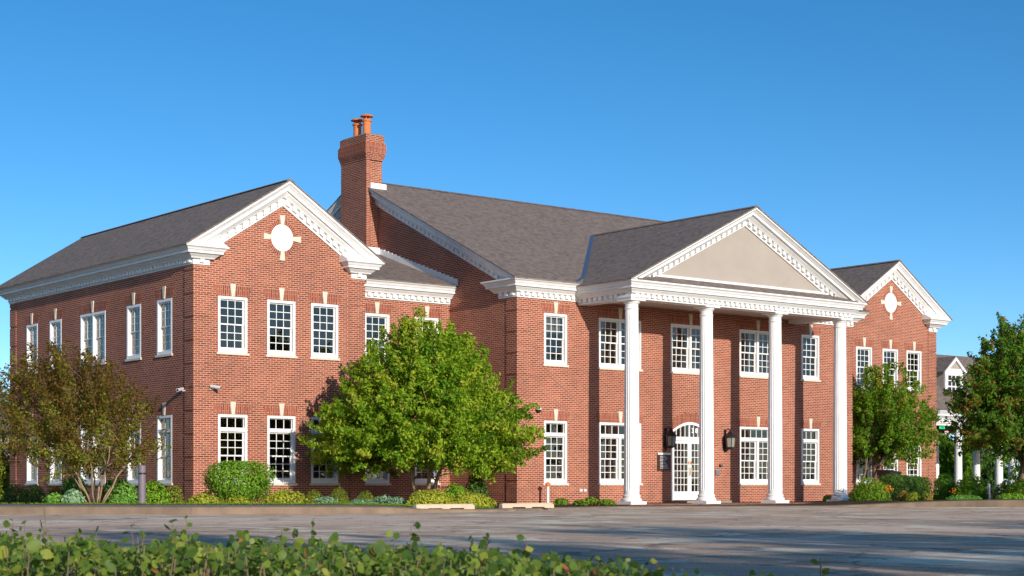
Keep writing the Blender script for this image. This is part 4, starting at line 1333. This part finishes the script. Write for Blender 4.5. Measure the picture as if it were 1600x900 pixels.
def make_shrub(name, label, loc, rx, ry, h, lmat, leaf=.06, n=900, group=None, shape='round', tint=(.45, .25), lump=.12, cat='shrub', rz=0.0, stem='dark_bark', up=.1, spread=.6):
    """dense shrub: leaves through a lumpy rounded volume over short twigs"""
    o = thing(name, label, cat, loc, rz, group)
    k = n
    d = rng.normal(0, 1, (k, 3)); d /= np.linalg.norm(d, axis=1, keepdims=True)
    d[:, 2] = np.abs(d[:, 2]) if shape != 'ball' else d[:, 2]
    lob = rng.normal(0, 1, (9, 3)); lob /= np.linalg.norm(lob, axis=1, keepdims=True); lob[:, 2] = np.abs(lob[:, 2])
    amp = rng.uniform(.3, 1.0, 9)
    bulge = np.max(np.clip((d @ lob.T - .72) / .28, 0, 1) * amp, axis=1)
    f = 1 - lump + lump * 1.8 * bulge
    rr = (rng.uniform(.25, 1.0, k) ** .35) * f
    p = d * rr[:, None]
    if shape == 'ball':
        p = p / (np.sum(np.abs(d) ** 3.2, axis=1, keepdims=True) ** (1 / 3.2))
        p = p * np.array([rx, ry, h / 2]) + np.array([0, 0, h / 2 + .03])
        ok = p[:, 2] > .02
    else:
        if shape == 'box':
            p = p / (np.sum(np.abs(d) ** 6, axis=1, keepdims=True) ** (1 / 6))
        p = p * np.array([rx, ry, h]) + np.array([0, 0, .02])
        ok = p[:, 2] > 0.0
    p, d = p[ok], d[ok]
    tn = rng.normal(tint[0], tint[1], len(p)) + .18 * (bulge[ok] - .3)
    v, q, tn = leaf_cloud(p, d * 1.2, leaf, tn, up, spread)
    inst('foliage', np_mesh('foliage', v, q, L[lmat], tn), o)
    tb = MB()
    for j in range(7):
        a = rng.uniform(0, 6.28)
        tb.tube(wander((.08 * math.cos(a), .08 * math.sin(a), -.03), (rx * .55 * math.cos(a), ry * .55 * math.sin(a), h * .7), 3, .15), [.018, .014, .009, .004], 5)
    tb.build('stem', M[stem], o, recalc=False)
    return o

def shrub_px(name, label, px0, px1, ytop, depth, lmat, z=.03, n=900, leaf=.06, shape='round', ry=None, **kw):
    w = (px1 - px0) / FPX * depth / 2
    top = ZC + (HY - ytop) * depth / FPX
    return make_shrub(name, label, ground_at((px0 + px1) / 2, depth, z), w, ry or w, top - z, lmat, leaf, n, shape=shape, **kw)

SH = 'shrubs in the bed along the brick wall'
# left bed
shrub_px('round_bush', 'very dark rounded bush at the far left of the bed', 2, 45, 757, 56, 'dark', group=SH, n=1300, leaf=.07, lump=.05)
shrub_px('round_bush', 'dark green dome bush beside the far left bush', 36, 72, 756, 54.5, 'dark', group=SH, n=1300, leaf=.06, tint=(.6, .2), lump=.05)
shrub_px('low_shrub', 'low reddish brown shrub left of the splayed stems', 70, 100, 757, 53, 'red', group=SH, n=800, leaf=.07)
shrub_px('leafy_shrub', 'glossy dark broadleaf shrub left behind the splayed stems', 92, 140, 741, 53.5, 'fern', group=SH, n=1100, leaf=.12, tint=(.25, .2))
shrub_px('hosta', 'pale blue green hosta clump at the foot of the splayed stems', 98, 130, 766, 49.5, 'blue', group=SH, n=420, leaf=.17, tint=(.6, .25), z=.06)
shrub_px('low_shrub', 'fresh green low plant left of the pale hosta', 68, 104, 771, 50, 'fern', group=SH, n=600, leaf=.11, tint=(.5, .25), z=.06)
shrub_px('leafy_shrub', 'dark broadleaf shrub right behind the splayed stems', 156, 208, 746, 54, 'dark', group=SH, n=1200, leaf=.12, tint=(.6, .2))
shrub_px('leafy_shrub', 'mid green loose shrub left of the bollard', 170, 222, 755, 50.5, 'fern', group=SH, n=1100, leaf=.11, tint=(.5, .25))
shrub_px('leafy_shrub', 'light green loose shrub right of the bollard', 214, 268, 752, 50.5, 'box', group=SH, n=1200, leaf=.10, tint=(.55, .25))
shrub_px('low_shrub', 'sparse olive shrub at the wing corner', 255, 288, 757, 51, 'olive', group=SH, n=420, leaf=.09)
shrub_px('round_bush', 'small dark bush peeping left of the big clipped bush', 306, 336, 769, 47.5, 'dark', group=SH, n=800, leaf=.06, tint=(.7, .2), lump=.05)
shrub_px('clipped_bush', 'large clipped leafy green bush before the left wing window', 320, 425, 721, 46.5, 'box', group=SH, n=9500, leaf=.07, shape='ball', ry=.85, tint=(.45, .25), lump=.07)
shrub_px('ground_plant', 'variegated yellow green ground plant under the clipped bush on its left', 284, 352, 772, 44.8, 'yellow', group=SH, n=800, leaf=.075, ry=.45, tint=(.35, .3), z=.06)
shrub_px('ground_plant', 'small yellow green ground plant under the clipped bush on its right', 352, 396, 776, 44.5, 'yellow', group=SH, n=500, leaf=.07, ry=.4, tint=(.3, .3), z=.06)
shrub_px('ground_plant', 'variegated yellow green ground plant right of the clipped bush', 396, 490, 767, 44.8, 'yellow', group=SH, n=1100, leaf=.075, ry=.5, tint=(.3, .3), z=.06)
shrub_px('round_bush', 'round olive bush just right of the clipped bush', 424, 462, 764, 48.5, 'olive', group=SH, n=1200, leaf=.05, tint=(.55, .25), lump=.05)
shrub_px('round_bush', 'round olive green bush under the second wing window', 474, 508, 765, 49, 'olive', group=SH, n=1300, leaf=.045, lump=.05)
shrub_px('round_bush', 'round olive green bush under the third wing window', 513, 547, 761, 49.5, 'olive', group=SH, n=1300, leaf=.045, lump=.05)
shrub_px('round_bush', 'round olive green bush nearest the yellow shrub', 556, 587, 767, 49.5, 'olive', group=SH, n=1100, leaf=.045, lump=.05)
shrub_px('juniper', 'low blue green juniper between two round bushes', 486, 532, 776, 46.0, 'blue', group=SH, n=700, leaf=.06, ry=.4)
shrub_px('juniper', 'low blue green juniper with an upright tip left of the yellow shrub', 585, 612, 773, 46.5, 'blue', group=SH, n=500, leaf=.06, ry=.4)
shrub_px('juniper', 'flat blue green juniper touching the yellow shrub', 604, 636, 777, 46.0, 'blue', group=SH, n=500, leaf=.06, ry=.4)
shrub_px('juniper', 'thin grey green juniper mat below the third round bush', 538, 590, 779, 45.8, 'blue', group=SH, n=500, leaf=.06, ry=.35, tint=(.3, .2))
shrub_px('spirea', 'bright yellow green mounded shrub behind the nearer wheel stop', 630, 712, 764, 45.6, 'yellow', group=SH, n=3200, leaf=.07, ry=.6, z=-.02)
shrub_px('spirea', 'bright yellow green low shrub behind the gap between the wheel stops', 690, 784, 770, 47.6, 'yellow', group=SH, n=3000, leaf=.07, ry=.6, z=-.03)
shrub_px('leafy_shrub', 'fresh green bush rising behind the yellow shrubs beside the stems', 690, 736, 756, 50.5, 'box', group=SH, n=1700, leaf=.08, tint=(.6, .25))
shrub_px('leafy_shrub', 'dark green upright shrub in the shade of the main block side wall', 724, 764, 735, 53.5, 'dark', group=SH, n=1600, leaf=.09, tint=(.6, .25))
# tufts at the porch
TG = 'grassy tufts along the foot of the brick wall'
for px0, px1, yt, dep, lab in ((864, 888, 779, 56.5, 'small grassy tuft right of the white standpipe'), (906, 942, 777, 56.5, 'taller grassy tuft left of the first column'),
                               (896, 916, 782, 55.5, 'tiny grassy tuft between its taller neighbours'), (936, 962, 781, 56, 'low grassy tuft touching the first column base'), (1288, 1300, 774, 64.5, 'small tuft left of the last column base')):
    shrub_px('grass_tuft', lab, px0, px1, yt, dep, 'grass', z=-.08, group=TG, n=380, leaf=.10, cat='plant', ry=.3, up=.0, spread=1.2)
# right bed
RG = 'shrubs in the bed before the right wing'
shrub_px('leafy_shrub', 'broad mid green shrub just right of the last column', 1322, 1396, 749, 62.5, 'right', group=RG, n=3400, leaf=.09, tint=(.5, .25), z=-.02, ry=.9)
shrub_px('hedge_block', 'dark green clipped hedge under the right wing windows', 1366, 1466, 743, 66, 'dark', group=RG, n=15000, leaf=.08, shape='box', ry=.6, tint=(.6, .2), cat='hedge')
shrub_px('low_shrub', 'low reddish leaved plant beside the orange flowers', 1402, 1420, 766, 58.5, 'red', group=RG, n=420, leaf=.07, z=.04)
shrub_px('low_shrub', 'low yellow green plant right of the reddish one', 1414, 1438, 768, 58, 'olive', group=RG, n=500, leaf=.07, z=.05, tint=(.7, .2))
shrub_px('low_shrub', 'small olive and rust plant alone before the dark hedge', 1442, 1458, 770, 57.5, 'red', group=RG, n=380, leaf=.06, z=.06, tint=(.8, .2))
shrub_px('leafy_shrub', 'tall dark leafy shrub at the brick corner of the right wing', 1456, 1500, 738, 61.5, 'oak', group=RG, n=2200, leaf=.10, tint=(.4, .2))
shrub_px('leafy_shrub', 'tall leafy shrub before the first pavilion column', 1486, 1545, 742, 60.5, 'right', group=RG, n=2600, leaf=.10, tint=(.4, .2))
shrub_px('leafy_shrub', 'dark rounded shrub right of the white marker post', 1548, 1590, 752, 59.5, 'dark', group=RG, n=1600, leaf=.08, tint=(.7, .25))
shrub_px('leafy_shrub', 'mid green spreading shrub at the right edge of the drive', 1566, 1640, 745, 57.5, 'right', group=RG, n=2600, leaf=.10, tint=(.5, .25))
shrub_px('low_shrub', 'low green ground plants along the right hand curb', 1462, 1550, 774, 56.4, 'fern', group=RG, n=1200, leaf=.08, z=.08, ry=.4, tint=(.3, .25))
shrub_px('low_shrub', 'green low plants along the curb at the right edge', 1545, 1622, 770, 56.0, 'box', group=RG, n=1200, leaf=.08, z=.08, ry=.4, tint=(.4, .25))
fl = thing('daylily', 'orange flowering daylily in the bed right of the broad green shrub', 'flowers', ground_at(1389, 60.0, .02))
v, q, tn = leaf_cloud(np.array([[rng.normal(0, .09), rng.normal(0, .08), .44 + rng.normal(0, .06)] for _ in range(34)]), np.tile([[-.5, -1.0, .4]], (34, 1)), .075, rng.uniform(0, 1, 34), 0, .4)
inst('blossom', np_mesh('blossom', v, q, L['flower'], tn), fl)
mb = MB()
for k in range(12):
    a = rng.uniform(0, 6.28); mb.tube(wander((0, 0, 0), (.18 * math.cos(a), .12 * math.sin(a), .45 + rng.normal(0, .05)), 3, .1), [.01, .008, .006, .005], 4)
mb.build('stem', M['grass_ground'], fl, recalc=False)
fl2 = thing('daylily', 'tiny orange flower low before the tall leafy shrubs', 'flowers', ground_at(1489, 58.5, .05))
v, q, tn = leaf_cloud(np.array([[rng.normal(0, .05), rng.normal(0, .05), .36 + rng.normal(0, .04)] for _ in range(14)]), np.tile([[-.5, -1.0, .4]], (14, 1)), .06, rng.uniform(0, 1, 14), 0, .4)
inst('blossom', np_mesh('blossom', v, q, L['flower'], tn), fl2)
mb = MB(); mb.tube([(0, 0, 0), (.01, 0, .2), (0, 0, .36)], .008, 4); mb.build('stem', M['grass_ground'], fl2, recalc=False)

# grass on the verge
n = 9000
latd = []
for i in range(n):
    j = rng.integers(1, 7); f = rng.uniform()
    r0, r1 = ROWS[j], ROWS[j + 1]
    l = r0[0] + (r1[0] - r0[0]) * f; dd = r0[1] + (r1[1] - r0[1]) * f; sw = r0[3] + (r1[3] - r0[3]) * f; zt = r0[2] + (r1[2] - r0[2]) * f
    latd.append(lat_dep(l, dd + .2 + sw + rng.uniform(0, 1.35), zt + .03))
pts = np.array(latd)
v, q, tn = leaf_cloud(pts, np.tile([[0, 0, .05]], (n, 1)), .07, rng.uniform(0, 1, n), 0, .8, aspect=.18)
tag(inst('grass', np_mesh('grass', v, q, L['grass'], tn)), 'thin strip of mown grass along the pavement', 'grass', kind='stuff')

# ------------------------------------------------------------------ the leafy hedge close to the camera
hd = thing('leafy_hedge', 'leafy green hedge with round leaves and a few reddish shoots close to the viewer', 'hedge', lat_dep(-.6, 4.6, -.08))
HB = Vector(lat_dep(-.6, 4.6, -.08))
def leaf_shape(w, nx=5):
    """obovate blade, cupped along the midrib, with a short stalk"""
    mb = MB()
    rows = [(0, .02), (.14, .05), (.26, .24), (.34, .23), (.46, .37), (.52, .35), (.64, .38), (.70, .34), (.80, .29), (.85, .24), (.93, .13), (1.0, .02)]
    rings = [[(-x * w, y, .10 * x * x + .03 * math.sin(5 * y)) if s < 0 else ((0, y, .03 * math.sin(5 * y) - .02) if s == 0 else (x * w, y, .10 * x * x + .03 * math.sin(5 * y))) for s in (-1, 0, 1)] for y, x in rows]
    mb.loft(rings, closed=False)
    return mb
LEAF = []
for wv in (.85, 1.0, 1.15):
    for tnt in (.0, .12, .25, .38, .5, .68, .9):
        mb = leaf_shape(wv)
        me = mb.mesh('leaf', L['hedge'], recalc=False, smooth=True)
        a = me.attributes.new('tint', 'FLOAT', 'FACE')
        a.data.foreach_set('value', np.clip(tnt + rng.normal(0, .03, len(me.polygons)), 0, 1).astype(np.float32))
        LEAF.append(me)
def hedge_top(lat, dep):
    px = 800 + lat / dep * FPX
    y = np.interp(px, [-200, 0, 120, 300, 500, 640, 760, 900, 1000, 1080, 1200, 1700], [854, 854, 862, 858, 866, 872, 876, 894, 902, 912, 925, 950])
    return ZC - (y - HY) * (4.6 * .35 + dep * .65) / FPX
stems = MB()
spots = []
rr = random.Random(11)
while len(spots) < 17000:
    dep = rr.uniform(4.0, 6.2)
    lat = rr.uniform(-.36 * dep, .16 * dep)
    top = hedge_top(lat, dep) + .02 * math.sin(lat * 23 + dep * 5) + .012 * math.sin(lat * 51)
    z = top - abs(rr.gauss(0, .05)) - (.0 if rr.random() < .42 else rr.uniform(0, .22))
    px = 800 + lat / dep * FPX
    if px > 1020 and rr.random() < .75:
        continue
    spots.append((lat, dep, z, rr.choice((.012, .016, .021, .025, .032)), 0))
# sprigs that stick up over the hedge: column, row of the tip
for px, py in ((20, 812), (70, 806), (205, 820), (225, 832), (270, 818), (440, 828), (462, 826), (478, 840), (600, 838), (642, 822), (655, 828), (760, 834), (822, 842), (735, 842), (945, 880), (1028, 878), (1282, 872), (1285, 890), (520, 846), (390, 846), (330, 852), (150, 832), (905, 880)):
    dep = rr.uniform(4.3, 5.0)
    lat = (px - 800) / FPX * dep
    zt = ZC - (py - HY) * dep / FPX
    zb = hedge_top(lat, dep) - .12
    if px > 1050:
        zb = zt - .16
    base = Vector(lat_dep(lat + rr.uniform(-.02, .02), dep, zb)) - HB
    tip = Vector(lat_dep(lat, dep, zt)) - HB
    stems.tube([tuple(base), tuple((base + tip) / 2 + Vector((rr.gauss(0, .006), rr.gauss(0, .006), 0))), tuple(tip)], [.0022, .0018, .001], 5)
    k = 3 + int((zt - zb) / .022)
    for j in range(k):
        f = j / max(1, k - 1)
        p = base + (tip - base) * f
        spots.append((lat + rr.uniform(-.006, .006), dep, (p + HB).z, .034 * (1.05 - .35 * f), 1))
for _ in range(34):
    dep = rr.uniform(4.2, 5.4); lat = rr.uniform(-.33 * dep, .085 * dep)
    zb = hedge_top(lat, dep) - .10; zt = zb + .10 + abs(rr.gauss(.025, .03))
    base = Vector(lat_dep(lat + rr.gauss(0, .02), dep, zb)) - HB; tip = Vector(lat_dep(lat, dep, zt)) - HB
    stems.tube([tuple(base), tuple((base + tip) / 2 + Vector((rr.gauss(0, .008), rr.gauss(0, .008), 0))), tuple(tip)], [.002, .0016, .001], 5)
    for j in range(7):
        f = .25 + .75 * j / 6
        p = base + (tip - base) * f
        spots.append((lat + rr.uniform(-.008, .008), dep, (p + HB).z, .028 * (1.05 - .4 * f), 1))
# woody shoots
for i in range(260):
    dep = rr.uniform(4.0, 5.2); lat = rr.uniform(-.34 * dep, .11 * dep)
    zt = hedge_top(lat, dep) - rr.uniform(-.02, .06)
    b = Vector(lat_dep(lat + rr.gauss(0, .05), dep + rr.gauss(0, .05), -.06)) - HB
    tp = Vector(lat_dep(lat, dep, zt)) - HB
    stems.tube([tuple(b), tuple(b.lerp(tp, .5) + Vector((rr.gauss(0, .02), rr.gauss(0, .02), 0))), tuple(tp)], [.005, .0035, .0015], 5)
st = stems.build('stem', M['bark'], hd, recalc=False)
st['kind'] = 'stuff'
# nearest to the viewer and highest first: these show largest
def showiness(s):
    lat, dep, z, size, sp = s
    px = 800 + lat / dep * FPX
    py = HY - (z - ZC) * FPX / dep
    vis = (0 <= px <= 1600) and py < 905
    return (vis, sp, -(dep - 4.0) * .6 - max(0, hedge_top(lat, dep) - z) * 6 + size * 10)
spots.sort(key=showiness, reverse=True)
def leaf_matrix(s):
    lat, dep, z, size, sp = s
    p = Vector(lat_dep(lat, dep, z)) - HB
    ax = Vector((rr.gauss(0, 1), rr.gauss(0, 1), rr.gauss(.3, .8))).normalized()
    nrm = (Vector((0, 0, 1)) * .7 - FWD * .5 + Vector((rr.gauss(0, .8), rr.gauss(0, .8), rr.gauss(0, .8)))).normalized()
    nrm = (nrm - ax * nrm.dot(ax)).normalized()
    sx = ax.cross(nrm)
    m = Matrix((sx, ax, nrm)).transposed().to_4x4()
    return Matrix.Translation(p) @ m @ Matrix.Scale(size * rr.uniform(.85, 1.35), 4)
def pick():
    return rr.choice(LEAF) if rr.random() < .75 else LEAF[rr.randrange(3) * 7 + 3]
for s in spots[:300]:
    o = bpy.data.objects.new('leaf', pick()); link(o, hd); o.matrix_local = leaf_matrix(s)
V, Q, T, CACHE = [], [], [], {}
k = 0
for s in spots[300:]:
    m = leaf_matrix(s); me = pick()
    if me.name not in CACHE:
        CACHE[me.name] = (np.array([tuple(vv.co) for vv in me.vertices]), np.array([list(pp.vertices) for pp in me.polygons]))
    vs, qs = CACHE[me.name]
    mm = np.array(m)
    vs = vs @ mm[:3, :3].T + mm[:3, 3]
    qs = qs + k
    k += len(vs); V.append(vs); Q.append(qs); T.append(np.full(len(qs), min(1, max(0, rr.gauss(.42, .24)))))
fo = inst('foliage', np_mesh('foliage', np.concatenate(V), np.concatenate(Q), L['hedge'], np.concatenate(T)), hd)
fo['kind'] = 'stuff'

# ------------------------------------------------------------------ trees on the street side, behind the viewer and off to the right: they shade the drive
street = make_tree('street_tree', 'leafy green street tree across the drive from the brick building', 'tree', lat_dep(-3, -14, -.1),
                   [(5.6, 2.4), (6.8, 4.3), (8.2, 4.6), (9.8, 3.4), (11.2, 2.0), (12.0, .6)], 120, 26, .42, (.8, 1.4), 'oak', 'bark', 1, group='street trees across the drive', stem_r=.22, limbs=14, fork=.2)
def copy_tree(src, loc, rz, sc):
    o = src.copy(); C.objects.link(o); o.location = loc; o.rotation_euler = (0, 0, rz); o.scale = (sc, sc, sc)
    for ch_ in src.children:
        c = ch_.copy(); C.objects.link(c); c.parent = o
    return o
STREET = [(14.5, -12, .97), (21.5, -10, 1.0), (29, -6, 1.0), (-11, -16, .9), (27.5, 43.0, .64), (32, 46.5, .70), (37, 52, .70)]
for i, (la, de, sc) in enumerate(STREET):
    copy_tree(street, lat_dep(la, de, -.1), 1.3 * i + .7, sc)
